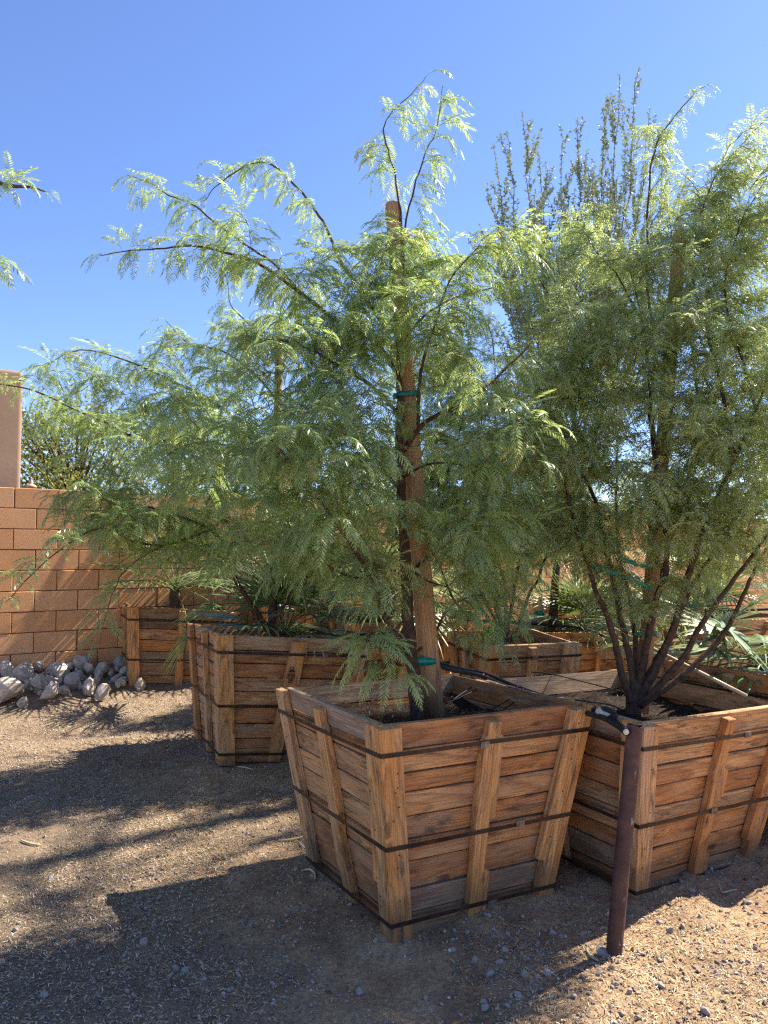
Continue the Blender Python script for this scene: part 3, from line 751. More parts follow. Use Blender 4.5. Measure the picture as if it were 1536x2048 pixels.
def bake_leaves(L, T):
    "L: (pos, yaw, template, scale, tint, roll)"
    Vs = []; Fs = []; Ts = []; b = 0
    for ti, (tv, tf) in enumerate(T):
        S = [l for l in L if l[2] == ti]
        if not S: continue
        pos = np.array([tuple(l[0]) for l in S]); yaw = np.array([l[1] for l in S]); sc_ = np.array([l[3] for l in S]); tn = np.array([l[4] for l in S]); ro = np.array([l[5] for l in S])
        c, s = np.cos(yaw), np.sin(yaw); cr, sr = np.cos(ro), np.sin(ro)
        X = np.broadcast_to(tv[None, :, 0], (len(S), len(tv))); Y0 = tv[None, :, 1]; Z0 = tv[None, :, 2]
        Y = Y0 * cr[:, None] - Z0 * sr[:, None]; Z = Y0 * sr[:, None] + Z0 * cr[:, None]
        V = np.stack([X * c[:, None] - Y * s[:, None], X * s[:, None] + Y * c[:, None], Z], -1) * sc_[:, None, None] + pos[:, None, :]
        F = tf[None] + (np.arange(len(S)) * len(tv))[:, None, None] + b
        b += V.shape[0] * V.shape[1]; Vs.append(V.reshape(-1, 3)); Fs.append(F.reshape(-1, 3)); Ts.append(np.repeat(tn, len(tv)))
    return np.concatenate(Vs), np.concatenate(Fs), np.concatenate(Ts)

class Tree:
    def __init__(s, name, base, label, cat='tree', seed=1, kind='big', mat=None, twigmat=None, group=None):
        s.root = empty(name, base); s.base = Vector(base); tag(s.root, label, cat, group)
        s.rng = random.Random(seed); s.nodes = []; s.dirs = []; s.leaves = []; s.tw = MB(); s.kind = kind; s.mat = mat or (M_LEAF if kind == 'big' else M_LEAF2)
        s.nodew = []; s.avoid = None
    def limb(s, pts, r0, r1, name='limb', mat=None, leafy=0, n=8, w=1.0, wob=.004, node=True):
        P = smooth_path(pts, 5); m = len(P); rr = [r0 + (r1 - r0) * i / (m - 1) for i in range(m)]
        if wob: P = [p + Vector((s.rng.uniform(-wob, wob), s.rng.uniform(-wob, wob), 0)) if 0 < i < m - 1 else p for i, p in enumerate(P)]
        if name: MB().tube([p - s.base for p in P], rr, n).obj(name, mat or M_BARK, s.root, True)
        else: s.tw.tube([p - s.base for p in P], rr, 4)
        if node: s.reg(P, w)
        if leafy: s.leafline(P, leafy)
        return P
    def reg(s, P, w=1.0):
        # evenly spaced attachment nodes
        for a, b in zip(P, P[1:]):
            k = max(1, int((b - a).length / .06))
            for j in range(k): s.nodes.append(tuple(a.lerp(b, j / k))); s.dirs.append(tuple((b - a).normalized())); s.nodew.append(w)
    def leafline(s, P, frac=1.0, gap=None, droop=None):
        gap = gap or (.031 if s.kind == 'big' else .030)
        tot = sum((b - a).length for a, b in zip(P, P[1:])); start = tot * (1 - frac); d = 0; nxt = start; side = 1
        for a, b in zip(P, P[1:]):
            L = (b - a).length
            while nxt <= d + L and L > 0:
                p = a.lerp(b, (nxt - d) / L); t = (b - a).normalized(); side = -side
                yaw = math.atan2(t.y, t.x) + side * s.rng.uniform(.5, 1.5) if math.hypot(t.x, t.y) > .25 else s.rng.uniform(-math.pi, math.pi)
                e = nxt / max(tot, .01)
                s.leaf(p, yaw, (.75 if e > .9 else 1))
                nxt += gap * s.rng.uniform(.7, 1.3)
            d += L
    def leaf(s, p, yaw, k=1.0):
        if s.avoid and s.avoid(Vector(p)) and s.rng.random() < .88: return
        r = s.rng; sc_ = k * (r.uniform(.8, 1.25) if s.kind == 'big' else r.uniform(1.1, 1.75))
        tint = min(1, max(0, r.gauss(.38, .17))) if r.random() > .015 else .97
        s.leaves.append((Vector(p) - s.base, yaw, r.choices(range(8), (.8, 1.8, 3.0, 2.4, 2.4, 1.8, .4, 1.6))[0], sc_, tint, r.gauss(0, .25)))
    def fill(s, blobs, up=.10, hang=.12, rmin=.0013, leafy=.85, tlen=(.18, .75), mul=1.0):
        T = []
        for (px, py, Y, rx, ry, rd, cnt) in blobs:
            c = at(px, py, Y); k = Y / FPX
            for _ in range(int(cnt * mul)):
                while True:
                    v = Vector([s.rng.uniform(-1, 1) for _ in range(3)])
                    if v.length < 1: break
                T.append(c + Vector((v.x * rx * k, v.y * rd, v.z * ry * k)))
        N = np.array(s.nodes); 
        # grow outwards: closest targets first
        dm = [float(np.min(np.linalg.norm(N - np.array(t), axis=1))) for t in T]
        cap = len(N) + 40000; NN = np.zeros((cap, 3)); NN[:len(N)] = N; DD = np.zeros((cap, 3)); DD[:len(N)] = np.array(s.dirs); cnt = len(N)
        W = np.ones(cap); W[:cnt] = np.array(s.nodew)
        for i in np.argsort(dm):
            t = T[i]; tn = np.array(t); D = NN[:cnt] - tn; d = np.linalg.norm(D, axis=1)
            cost = d * W[:cnt] + .5 * np.maximum(D[:, 2], 0) - .18 * np.sum(DD[:cnt] * (-D), axis=1)
            cost = cost + (d < .10) * .5
            j = int(np.argmin(cost)); p0 = Vector(NN[j]); L = (t - p0).length
            if L < .06 or L > 1.6: continue
            pd = Vector(DD[j]); c1 = p0 + pd * L * .3 + (t - p0) * .15 + Vector((0, 0, up * L)); 
            end = t + Vector(((t.x - p0.x) * .12, (t.y - p0.y) * .12, -hang * L * s.rng.uniform(.2, 1.6)))
            c2 = t + Vector((0, 0, .10 * L))
            m = max(4, int(L / .05)); P = []
            for q in range(m + 1):
                u = q / m; P.append(p0 * (1 - u) ** 3 + c1 * 3 * u * (1 - u) ** 2 + c2 * 3 * u * u * (1 - u) + end * u ** 3)
            wb = .006
            P = [p + Vector((s.rng.uniform(-wb, wb), s.rng.uniform(-wb, wb), s.rng.uniform(-wb, wb))) if 0 < q < m else p for q, p in enumerate(P)]
            r0 = rmin + .0055 * L; s.tw.tube([p - s.base for p in P], [r0 + (rmin * .8 - r0) * q / m for q in range(m + 1)], 4, False)
            s.leafline(P, min(leafy, .6 / L + .25) if L > .5 else leafy)
            k = 0
            for a, b in zip(P[1:], P[2:]):
                NN[cnt] = tuple(a); DD[cnt] = tuple((b - a).normalized()); cnt += 1
    def finish(s, nsingle, T, near=None, lname='leaf'):
        if s.tw.V: tag(s.tw.obj('twigs', M_TWIG, s.root, True), kind='stuff')
        order = sorted(range(len(s.leaves)), key=lambda i: -(s.leaves[i][3] / max(.5, (s.leaves[i][0] + s.base - CAM).length)) )
        pick = set(order[:nsingle])
        meshes = [fast_mesh(lname, v, f, s.mat) for v, f in T]
        for i in pick:
            p, yaw, k, sc_, tn, ro = s.leaves[i]
            o = link(lname, meshes[k], s.root); o.location = p; o.rotation_euler = (Matrix.Rotation(yaw, 3, 'Z') @ Matrix.Rotation(ro, 3, 'X')).to_euler(); o.scale = (sc_,) * 3; o.color = (tn, 0, 0, 1)
        rest = [l for i, l in enumerate(s.leaves) if i not in pick]
        if rest:
            V, F, tn = bake_leaves(rest, T)
            o = link('foliage', fast_mesh('foliage', V, F, s.mat, False, tn), s.root); o.color = (0, 0, 0, 1); tag(o, kind='stuff')
        print('TREE', s.root.name, 'leaves', len(s.leaves), 'tris', sum(len(T[l[2]][1]) for l in s.leaves))

def px(L, Y=None):
    return [at(*(p if len(p) == 3 else (*p, Y))) for p in L]

# ---- tree A : the nearest mesquite
tA = Tree('mesquite_tree', (.19, 3.72, .77), 'tall feathery mesquite tree growing in the nearest crate, tied to the thick stake', seed=4)
def near_stake(p):
    a = Vector((.245, 3.78, .70)); b = at(784, 405, 3.78); t = (p.z - a.z) / (b.z - a.z); q = a.lerp(b, t)
    return abs(p.x - q.x) < .13 and p.y < 3.80 and (.96 < t < 1.03 or .44 < t < .70 or t < .38)
tA.avoid = near_stake
tA.limb(px([(836, 1440, 3.70), (826, 1340, 3.70), (816, 1250, 3.70), (812, 1150, 3.70), (806, 1050, 3.72), (801, 950, 3.73), (798, 880, 3.73), (800, 800, 3.74), (797, 700, 3.75), (800, 600, 3.76), (806, 520, 3.76), (802, 430, 3.76)]), .034, .007, 'trunk', n=10)
A = [
 ([(802, 430), (790, 350), (776, 300), (768, 250), (790, 218), (825, 185), (853, 152)], 3.76, .0055, .0014, 1.0),
 ([(806, 470), (828, 375), (850, 310), (868, 270), (880, 215), (886, 170)], 3.74, .0055, .0014, .95),
 ([(800, 900, 3.73), (812, 895, 3.72), (842, 852, 3.66), (880, 828, 3.6), (940, 800, 3.5), (1010, 740, 3.45), (1060, 690, 3.4)], None, .016, .003, .3),
 ([(838, 856, 3.66), (838, 780, 3.64), (848, 720, 3.6), (870, 650, 3.55), (900, 560, 3.5), (960, 490, 3.45)], None, .010, .002, .5),
 ([(940, 800, 3.5), (1000, 815, 3.3), (1045, 850, 3.15), (1075, 925, 3.05)], None, .006, .0015, .55),
 ([(797, 750, 3.75), (745, 680, 3.72), (683, 647, 3.68), (600, 585, 3.65), (551, 549, 3.62), (504, 522, 3.6), (433, 500, 3.58), (380, 492, 3.55), (316, 498, 3.55), (250, 502, 3.55), (199, 512, 3.55)], None, .013, .0016, .55),
 ([(760, 640, 3.8), (715, 572, 3.85), (675, 512, 3.88), (660, 470, 3.9), (632, 422, 3.9), (585, 365, 3.9), (545, 330, 3.9), (505, 326, 3.9), (462, 350, 3.88), (430, 375, 3.85), (408, 402, 3.85)], None, .010, .0015, .6),
 ([(600, 585, 3.65), (551, 530, 3.66), (492, 490, 3.68), (433, 447, 3.7), (383, 408, 3.72), (336, 390, 3.72), (297, 365, 3.72), (254, 350, 3.72)], None, .007, .0013, .7),
 ([(800, 830, 3.73), (740, 770, 3.6), (660, 720, 3.5), (600, 690, 3.45), (540, 680, 3.4), (480, 700, 3.4)], None, .010, .002, .3),
 ([(817, 1305, 3.7), (805, 1283, 3.66), (774, 1242, 3.6), (742, 1158, 3.5), (699, 1086, 3.4), (640, 1000, 3.3), (590, 930, 3.25), (540, 880, 3.2)], None, .017, .003, .25),
 ([(742, 1158, 3.5), (690, 1150, 3.35), (620, 1110, 3.25), (560, 1100, 3.2)], None, .008, .002, .5),
 ([(817, 1320, 3.7), (790, 1290, 3.6), (755, 1265, 3.35), (735, 1275, 3.2), (728, 1300, 3.1)], None, .007, .0015, .4),
 ([(812, 1155, 3.7), (850, 1120, 3.72), (905, 1080, 3.75), (960, 1030, 3.8), (1010, 960, 3.85)], None, .010, .003, .3),
 ([(825, 1310, 3.7), (860, 1280, 3.78), (900, 1215, 3.85), (960, 1190, 3.85), (1010, 1215, 3.8), (1040, 1260, 3.75)], None, .009, .002, .5),
 ([(812, 1130, 3.7), (850, 1160, 3.6), (905, 1180, 3.5), (960, 1230, 3.45)], None, .006, .002, .5),
 ([(801, 980, 3.73), (760, 930, 3.6), (720, 880, 3.5), (690, 800, 3.4), (660, 740, 3.4)], None, .010, .002, .4),
 ([(801, 960, 3.73), (850, 930, 3.6), (920, 930, 3.5), (980, 970, 3.4)], None, .008, .002, .5),
 ([(797, 700, 3.75), (840, 640, 3.7), (900, 600, 3.7), (970, 580, 3.7), (1040, 560, 3.7)], None, .008, .0016, .5),
]
for pts, Y, r0, r1, lf in A: tA.limb(px(pts, Y), r0, r1, leafy=lf, n=6)
tA.fill([(810, 520, 3.75, 90, 70, .30, 30), (800, 650, 3.7, 170, 110, .45, 60), (600, 690, 3.5, 160, 110, .4, 26), (840, 800, 3.6, 220, 160, .5, 50), (600, 900, 3.35, 220, 150, .4, 50),
         (860, 980, 3.6, 220, 140, .5, 40), (640, 1060, 3.35, 180, 100, .35, 34), (950, 1080, 3.6, 150, 90, .35, 30), (760, 1150, 3.6, 120, 80, .3, 14), (560, 560, 3.65, 100, 60, .3, 12),
         (1000, 520, 3.6, 80, 80, .3, 14), (950, 1220, 3.7, 80, 60, .25, 10), (450, 470, 3.6, 90, 50, .2, 6), (440, 900, 3.6, 180, 130, .4, 26), (700, 560, 3.7, 90, 80, .3, 14)], mul=1.25)
# the low sprig that hangs over the front of the crate
tA.limb(px([(800, 1300, 3.6), (775, 1290, 3.35), (760, 1300, 3.2), (770, 1330, 3.12), (795, 1352, 3.08)]), .004, .0015, leafy=.5, n=5, node=False)
tA.avoid = None
for q, yaw, k, sc_ in (((768, 1322, 3.16), -2.6, 5, 1.0), ((776, 1335, 3.14), -1.9, 3, 1.05), ((790, 1345, 3.12), -1.2, 3, 1.0), ((797, 1352, 3.10), -.5, 2, 1.0), ((740, 1318, 3.2), -2.9, 3, 1.1), ((752, 1308, 3.2), -.2, 0, 1.0), ((728, 1300, 3.15), 2.6, 5, 1.1), ((800, 1352, 3.1), .3, 2, .9)):
    tA.leaves.append((at(*q) - tA.base, yaw, k, sc_, .75, tA.rng.uniform(-.2, .2)))
tA.finish(290, T_BIG)

# ---- tree C : mesquite behind it on the left
tC = Tree('mesquite_tree', (-.83, 5.79, .85), 'wide feathery mesquite tree leaning left out of the tilted crate with the black stamp', seed=8)
tC.limb(px([(546, 1260, 5.75), (545, 1200, 5.75), (548, 1120, 5.76), (552, 1000, 5.76), (556, 880, 5.77), (556, 760, 5.78), (552, 640, 5.8)]), .034, .007, 'trunk', n=8)
for pts, r0, r1, lf in [
 ([(544, 1262, 5.75), (530, 1250, 5.7), (500, 1205, 5.6), (469, 1153, 5.5), (466, 1107, 5.45), (420, 1060, 5.3), (350, 1030, 5.2), (280, 1010, 5.1)], .026, .004, .3),
 ([(546, 1240, 5.75), (565, 1215, 5.7), (597, 1172, 5.6), (640, 1120, 5.5), (690, 1060, 5.5)], .018, .004, .3),
 ([(590, 1060, 5.4), (520, 977, 5.2), (451, 928, 5.1), (400, 900, 5.0), (357, 883, 4.9), (320, 880, 4.85), (263, 872, 4.8), (210, 845, 4.7), (150, 819, 4.6), (70, 782, 4.5), (0, 768, 4.45), (-60, 760, 4.4)], .015, .003, .55),
 ([(552, 1130, 5.76), (590, 1060, 5.4)], .016, .015, 0),
 ([(551, 900, 5.77), (490, 850, 5.5), (420, 800, 5.4), (340, 760, 5.3), (250, 720, 5.2), (160, 700, 5.1), (85, 735, 5.0)], .014, .002, .5),
 ([(556, 800, 5.77), (500, 740, 5.6), (440, 700, 5.5), (380, 690, 5.5), (330, 640, 5.5)], .010, .002, .6),
 ([(552, 700, 5.78), (500, 650, 5.7), (462, 610, 5.7), (455, 560, 5.7)], .007, .002, .7),
 ([(420, 1060, 5.3), (330, 1090, 5.1), (260, 1080, 4.9), (199, 1056, 4.6), (113, 1105, 4.4), (38, 1176, 4.25), (11, 1206, 4.2)], .010, .0015, .5),
 ([(330, 1090, 5.1), (275, 1120, 4.9), (240, 1155, 4.8), (215, 1220, 4.75), (198, 1290, 4.7)], .006, .0013, .75),
 ([(280, 1010, 5.1), (220, 1000, 5.0), (150, 1000, 4.9), (105, 990, 4.85)], .006, .0015, .7),
 ([(556, 860, 5.77), (610, 800, 5.7), (660, 730, 5.7), (700, 640, 5.7)], .010, .002, .4)]:
    tC.limb(px(pts), r0, r1, leafy=lf, n=6)
tC.fill([(180, 760, 5.1, 110, 55, .35, 14), (330, 760, 5.3, 160, 70, .45, 30), (470, 700, 5.5, 120, 70, .4, 22), (300, 880, 5.0, 180, 90, .5, 44), (470, 860, 5.4, 160, 110, .5, 50),
         (320, 1000, 5.0, 190, 70, .5, 60), (520, 1010, 5.3, 150, 90, .5, 44), (230, 1040, 4.9, 120, 50, .35, 22), (420, 1100, 5.2, 140, 40, .4, 22), (620, 900, 5.5, 130, 170, .5, 44),
         (600, 1130, 5.5, 110, 50, .35, 16), (520, 640, 5.7, 80, 60, .3, 10), (150, 850, 4.8, 80, 60, .3, 6), (340, 680, 5.5, 50, 30, .2, 4)], mul=1.2)
tC.finish(290, T_BIG)

# ---- tree B : many stemmed, fine leaves
tB = Tree('mesquite_tree', (1.30, 4.12, .74), 'bushy many stemmed mesquite tree with fine leaves in the crate behind the rusty pipe', seed=15, kind='fine')
def sB(P, *a, **k): return tB.limb(px(P), *a, **k)
tB.limb(px([(1268, 1445, 4.1), (1266, 1410, 4.1), (1272, 1380, 4.1), (1278, 1350, 4.12)]), .045, .030, 'trunk', n=10)
for pts, r0, r1 in [
 ([(1262, 1405, 4.08), (1245, 1350, 4.05), (1226, 1270, 4.0), (1210, 1220, 3.98), (1192, 1187, 3.95), (1177, 1131, 3.93), (1150, 1050, 3.9), (1128, 950, 3.9), (1105, 850, 3.9), (1060, 740, 3.9)], .020, .004),
 ([(1270, 1385, 4.1), (1262, 1330, 4.1), (1247, 1260, 4.1), (1228, 1170, 4.1), (1212, 1097, 4.1), (1200, 1030, 4.1), (1174, 962, 4.1), (1155, 935, 4.1), (1150, 840, 4.1), (1165, 720, 4.15), (1120, 600, 4.2)], .020, .003),
 ([(1275, 1380, 4.1), (1292, 1300, 4.05), (1312, 1200, 4.0), (1330, 1150, 4.0), (1335, 1094, 4.0), (1331, 1056, 4.0), (1320, 1000, 4.0), (1314, 925, 4.0), (1310, 870, 4.0), (1300, 780, 4.0), (1290, 660, 4.0), (1260, 540, 4.0)], .020, .003),
 ([(1278, 1400, 4.08), (1310, 1340, 4.05), (1345, 1262, 4.0), (1372, 1169, 3.95), (1391, 1105, 3.92), (1410, 1056, 3.9), (1436, 992, 3.88), (1470, 920, 3.85), (1512, 820, 3.8), (1560, 700, 3.8)], .023, .004),
 ([(1280, 1375, 4.15), (1330, 1290, 4.2), (1370, 1200, 4.25), (1400, 1145, 4.28), (1447, 1075, 4.3), (1500, 980, 4.35), (1560, 880, 4.4)], .018, .004),
 ([(1275, 1410, 4.08), (1320, 1370, 4.0), (1370, 1310, 3.95), (1402, 1250, 3.9), (1447, 1187, 3.85), (1515, 1097, 3.8), (1580, 1000, 3.75), (1640, 900, 3.7)], .020, .005),
 ([(1280, 1412, 4.08), (1340, 1370, 4.1), (1400, 1320, 4.15), (1458, 1250, 4.2), (1500, 1160, 4.2), (1530, 1100, 4.2), (1620, 980, 4.2)], .020, .005),
 ([(1272, 1350, 4.15), (1268, 1250, 4.2), (1255, 1180, 4.25), (1240, 1120, 4.3), (1232, 1000, 4.35), (1235, 880, 4.4), (1228, 760, 4.4)], .016, .003),
 ([(1276, 1340, 4.18), (1290, 1240, 4.3), (1330, 1120, 4.4), (1370, 980, 4.5), (1390, 850, 4.5), (1420, 700, 4.5)], .014, .003),
 ([(1315, 960, 4.0), (1300, 830, 4.05), (1310, 700, 4.1), (1297, 600, 4.1), (1295, 495, 4.1), (1297, 382, 4.1), (1312, 289, 4.1), (1335, 251, 4.1), (1372, 205, 4.1), (1398, 180, 4.1), (1418, 168, 4.1)], .009, .0014),
 ([(1400, 850, 4.4), (1385, 700, 4.3), (1355, 600, 4.3), (1345, 480, 4.3), (1330, 380, 4.3)], .008, .0016),
 ([(1470, 920, 3.85), (1440, 760, 3.95), (1400, 620, 4.0), (1376, 491, 4.05), (1405, 420, 4.1), (1436, 345, 4.1), (1500, 270, 4.1), (1545, 225, 4.1)], .010, .0015),
 ([(1512, 820, 3.8), (1480, 700, 3.9), (1450, 580, 4.0), (1480, 450, 4.1), (1545, 340, 4.1)], .009, .0016),
 ([(1128, 950, 3.9), (1080, 880, 3.9), (1030, 840, 3.9), (990, 760, 3.95)], .008, .002),
 ([(1165, 720, 4.15), (1130, 640, 4.2), (1080, 560, 4.2), (1060, 500, 4.2)], .007, .0016),
 ([(1290, 660, 4.0), (1240, 560, 4.05), (1190, 500, 4.1), (1160, 450, 4.1)], .006, .0016)]:
    sB(pts, r0, r1, n=6, leafy=.22)
tB.fill([(1310, 300, 4.1, 40, 70, .10, 6), (1360, 420, 4.1, 90, 70, .3, 16), (1480, 340, 4.1, 80, 70, .3, 22), (1200, 560, 4.1, 130, 90, .4, 34), (1350, 560, 4.1, 140, 100, .5, 50), (1500, 520, 4.1, 110, 120, .5, 60),
         (1130, 680, 4.0, 130, 100, .45, 56), (1290, 720, 4.0, 160, 110, .6, 90), (1470, 740, 4.0, 150, 120, .6, 90), (1110, 830, 3.95, 130, 110, .45, 60), (1280, 880, 4.0, 170, 110, .6, 100), (1460, 920, 4.0, 150, 110, .6, 80),
         (1100, 960, 3.95, 110, 90, .45, 44), (1280, 1030, 4.0, 150, 80, .6, 66), (1450, 1060, 4.0, 140, 80, .6, 50), (1140, 1060, 4.0, 90, 60, .35, 26), (1230, 1180, 4.1, 90, 60, .35, 22), (1370, 1180, 4.1, 110, 60, .35, 18),
         (1620, 800, 4.0, 120, 260, .6, 70), (1190, 1090, 4.0, 80, 50, .3, 14), (1500, 400, 4.1, 90, 110, .4, 16), (1420, 470, 4.2, 80, 90, .35, 14), (1500, 640, 4.2, 110, 90, .4, 40), (1180, 460, 4.2, 70, 70, .25, 12), (1420, 1010, 4.3, 160, 120, .4, 46), (1500, 860, 4.3, 100, 110, .4, 30)], up=.14, hang=.03, mul=1.25)
tB.finish(290, T_FINE)

# ---- further mesquites in the crates behind: copies of the two kinds, turned and scaled
def copy_tree(root, loc, rot, k, label):
    c = root.copy(); COL.objects.link(c); c.location = loc; c.rotation_euler = (0, 0, rot); c.scale = (k, k, k); c['label'] = label
    for ch in list(root.children):
        d = ch.copy(); COL.objects.link(d); d.parent = c
    return c
copy_tree(tB.root, (.98, 6.10, .82), R_(140), .84, 'fine leaved mesquite tree half hidden behind the nearest tree, in the small narrow crate')
copy_tree(tA.root, (.05, 7.55, .86), R_(205), .74, 'mesquite tree behind the nearest tree, rising from the crate with yellowing palm leaves')

# ---- tall spiny grey tree in the low crate behind
def spiny():
    b = Vector((1.56, 7.2, .78)); root = empty('spiny_tree', b); tag(root, 'tall spiny grey tree with upright bare looking twigs against the sky', 'tree'); rng = random.Random(77)
    MB().tube([p - b for p in smooth_path([(1.56, 7.2, .70), (1.60, 7.2, 1.3), (1.66, 7.18, 1.9), (1.74, 7.15, 2.5)])], [.045 - .0017 * i for i in range(13)], 8).obj('trunk', M_BARK, root, True)
    tips = []; tw = MB(); LP = []; 
    def go(p, d, L, r, depth):
        m = max(3, int(L / .12)); P = [p]; 
        for i in range(m):
            d = (d + Vector((rng.uniform(-.10, .10), rng.uniform(-.10, .10), .05 + rng.uniform(-.05, .05)))).normalized(); P.append(P[-1] + d * L / m)
        rr = [r * (1 - .6 * i / m) for i in range(m + 1)]
        if depth == 0: MB().tube([q - b for q in P], rr, 6).obj('limb', M_BARK, root, True)
        else: tw.tube([q - b for q in P], rr, 4, False)
        if True:
            for a, c in list(zip(P, P[1:]))[(m // 2 if depth == 0 else 0):]:
                for _ in range(int((c - a).length / .007)): LP.append((a.lerp(c, rng.random()), (c - a).normalized()))
        if depth < 2:
            k = (14, 3)[depth]
            for j in range(k):
                t = rng.uniform(.25, 1.0) if depth else .25 + .75 * j / (k - 1); i = min(m, max(1, int(t * m)))
                a = rng.uniform(0, 6.28); dd = (P[i] - P[i - 1]).normalized(); o = dd.orthogonal().normalized(); o.rotate(Matrix.Rotation(a, 3, dd))
                nd = (dd + o * rng.uniform(.35, .7) + Vector((0, 0, .25))).normalized()
                go(P[i], nd, L * rng.uniform(.20, .40) * (1.35 - .8 * t), rr[i] * .6, depth + 1)
    def spine(P, r):
        P = smooth_path(P, 6); m = len(P) - 1; P = [q + Vector((rng.uniform(-.025, .025), rng.uniform(-.025, .025), 0)) if 0 < i < m else q for i, q in enumerate(P)]; rr = [r * (1 - .85 * i / m) for i in range(m + 1)]
        MB().tube([q - b for q in P], rr, 6).obj('limb', M_BARK, root, True)
        for i, (a, c) in enumerate(zip(P, P[1:])):
            if i > m * .35:
                for _ in range(int((c - a).length / .007)): LP.append((a.lerp(c, rng.random()), (c - a).normalized()))
        L = sum((c - a).length for a, c in zip(P, P[1:]))
        for j in range(13):
            t = rng.uniform(.22, .92); i = int(t * m); dd = (P[i + 1] - P[i]).normalized(); o = dd.orthogonal().normalized(); o.rotate(Matrix.Rotation(rng.uniform(0, 6.28), 3, dd))
            go(P[i], (dd + o * rng.uniform(.3, .55) + Vector((0, 0, .3))).normalized(), L * (1 - t) * rng.uniform(.35, .7) + .15, rr[i] * .55, 1)
    for (tx, tz, ty) in ((985, 285, 7.0), (1012, 262, 6.8), (1045, 225, 6.9), (1075, 300, 7.3), (1120, 250, 7.4), (1156, 235, 7.1), (1190, 330, 6.7), (1212, 200, 7.3), (1240, 150, 7.1), (1278, 135, 7.1), (1300, 215, 7.5), (1330, 300, 7.3),
                         (1000, 430, 6.6), (1060, 400, 7.5), (1150, 380, 6.8), (1230, 330, 7.6), (1370, 380, 7.4), (1290, 420, 6.9)):
        t = at(tx, tz, ty); s0 = Vector((1.74, 7.15, 2.5)) + Vector((0, 0, rng.uniform(-.8, 0))); v = t - s0
        spine([s0, s0 + Vector((v.x * .42, v.y * .45, v.z * .28)), s0 + Vector((v.x * .78, v.y * .8, v.z * .62)), t], .0105)
    tag(tw.obj('twigs', M_TWIG, root, True), kind='stuff')
    rs = np.random.RandomState(4); LP = [l for l in LP if True]; m = len(LP)
    P = np.array([tuple(l[0] - b) for l in LP]); D = rs.normal(0, 1, (m, 3)); D += np.array([tuple(l[1]) for l in LP]) * .5; D /= np.linalg.norm(D, axis=1)[:, None]
    S = np.cross(D, rs.normal(0, 1, (m, 3))); S /= np.linalg.norm(S, axis=1)[:, None]; L = rs.uniform(.018, .042, m)[:, None]; W = L * .22
    V = np.stack([P, P + D * L * .5 + S * W, P + D * L, P + D * L * .5 - S * W], 1).reshape(-1, 3)
    bb = (np.arange(m) * 4)[:, None]; F = np.concatenate([bb + np.array([0, 1, 2]), bb + np.array([0, 2, 3])])
    o = link('foliage', fast_mesh('foliage', V, F, M_SPINY, False, np.repeat(rs.rand(m), 4)), root); o.color = (0, 0, 0, 1); tag(o, kind='stuff')
    print('SPINY', m)
spiny()

# ---- tree outside the frame whose sprays enter from the left
tL = Tree('overhanging_tree', (-2.9, 2.9, -.02), 'mesquite sprays entering the frame at the left edge against blue sky', seed=31)
tL.limb([(-2.9, 2.9, -.1), (-2.85, 2.85, .8), (-2.7, 2.8, 1.8), (-2.45, 2.7, 2.5)], .06, .03, 'trunk')
tL.limb([(-2.7, 2.8, 1.8), (-2.3, 2.7, 2.6), (-1.8, 2.5, 3.1), tuple(at(-120, 330, 2.3)), tuple(at(-50, 350, 2.25)), tuple(at(12, 370, 2.2)), tuple(at(60, 374, 2.2)), tuple(at(96, 384, 2.2))], .02, .0012, n=6)
for q in ((8, 371), (18, 372), (25, 374), (12, 376), (-5, 366), (-20, 365), (30, 376)): tL.leaf(at(*q, 2.2), tL.rng.uniform(-1.2, .2), .62)
for q in ((84, 378), (94, 384)): tL.leaf(at(*q, 2.2), tL.rng.uniform(-.5, .5), .25)
tL.limb([(-2.45, 2.7, 2.5), (-2.0, 2.6, 2.5), tuple(at(-90, 520, 2.6)), tuple(at(-2, 508, 2.6))], .01, .001, n=5, leafy=.15)
tL.limb([(-2.45, 2.7, 2.5), (-2.9, 2.3, 3.2), (-3.1, 2.0, 3.7)], .02, .006, n=6)
tL.limb([(-2.45, 2.7, 2.5), (-3.2, 3.2, 3.1), (-3.6, 3.4, 3.5)], .02, .006, n=6)
tL.fill([(-900, 300, 2.7, 400, 250, .6, 40)])
tL.finish(60, T_BIG)

# ------------------------------------------------------------------ palms
def fan(hub, d, R, seg, spread, droop, rng, width=.02, pleat=.3, nrm=None):
    "a fan of blades round the hub; each blade is a folded strip"
    hub = Vector(hub); d = Vector(d).normalized(); side = d.cross(Vector((0, 0, 1))); side = side.normalized() if side.length > .05 else Vector((1, 0, 0))
    up = side.cross(d).normalized(); V = []; F = []; T = []
    for i in range(seg):
        a = (i / (seg - 1) - .5) * spread; L = R * (1 - .25 * abs(a) / spread) * rng.uniform(.85, 1.08)
        b0 = (d * math.cos(a) + side * math.sin(a)).normalized(); w = b0.cross(up).normalized(); n = 6; b = len(V); q = hub + up * rng.uniform(-.01, .01); vel = b0
        dr = droop * rng.uniform(.6, 1.5)
        for k in range(n + 1):
            t = k / n; ww = width * (.35 + 1.9 * t if t < .35 else 1.02 * (1 - ((t - .35) / .65) ** 1.6)) / 2 + .0006
            V += [q - w * ww, q + up * ww * pleat * 1.4, q + w * ww]
            vel = (vel + Vector((0, 0, -dr * t * 1.2 / n * 2))).normalized(); q = q + vel * L / n
        for k in range(n):
            for e in range(2):
                A_ = b + k * 3 + e; F += [(A_, A_ + 1, A_ + 4), (A_, A_ + 4, A_ + 3)]
        T += [min(1, max(0, rng.gauss(.3, .10)))] * (3 * (n + 1))
    return V, F, T
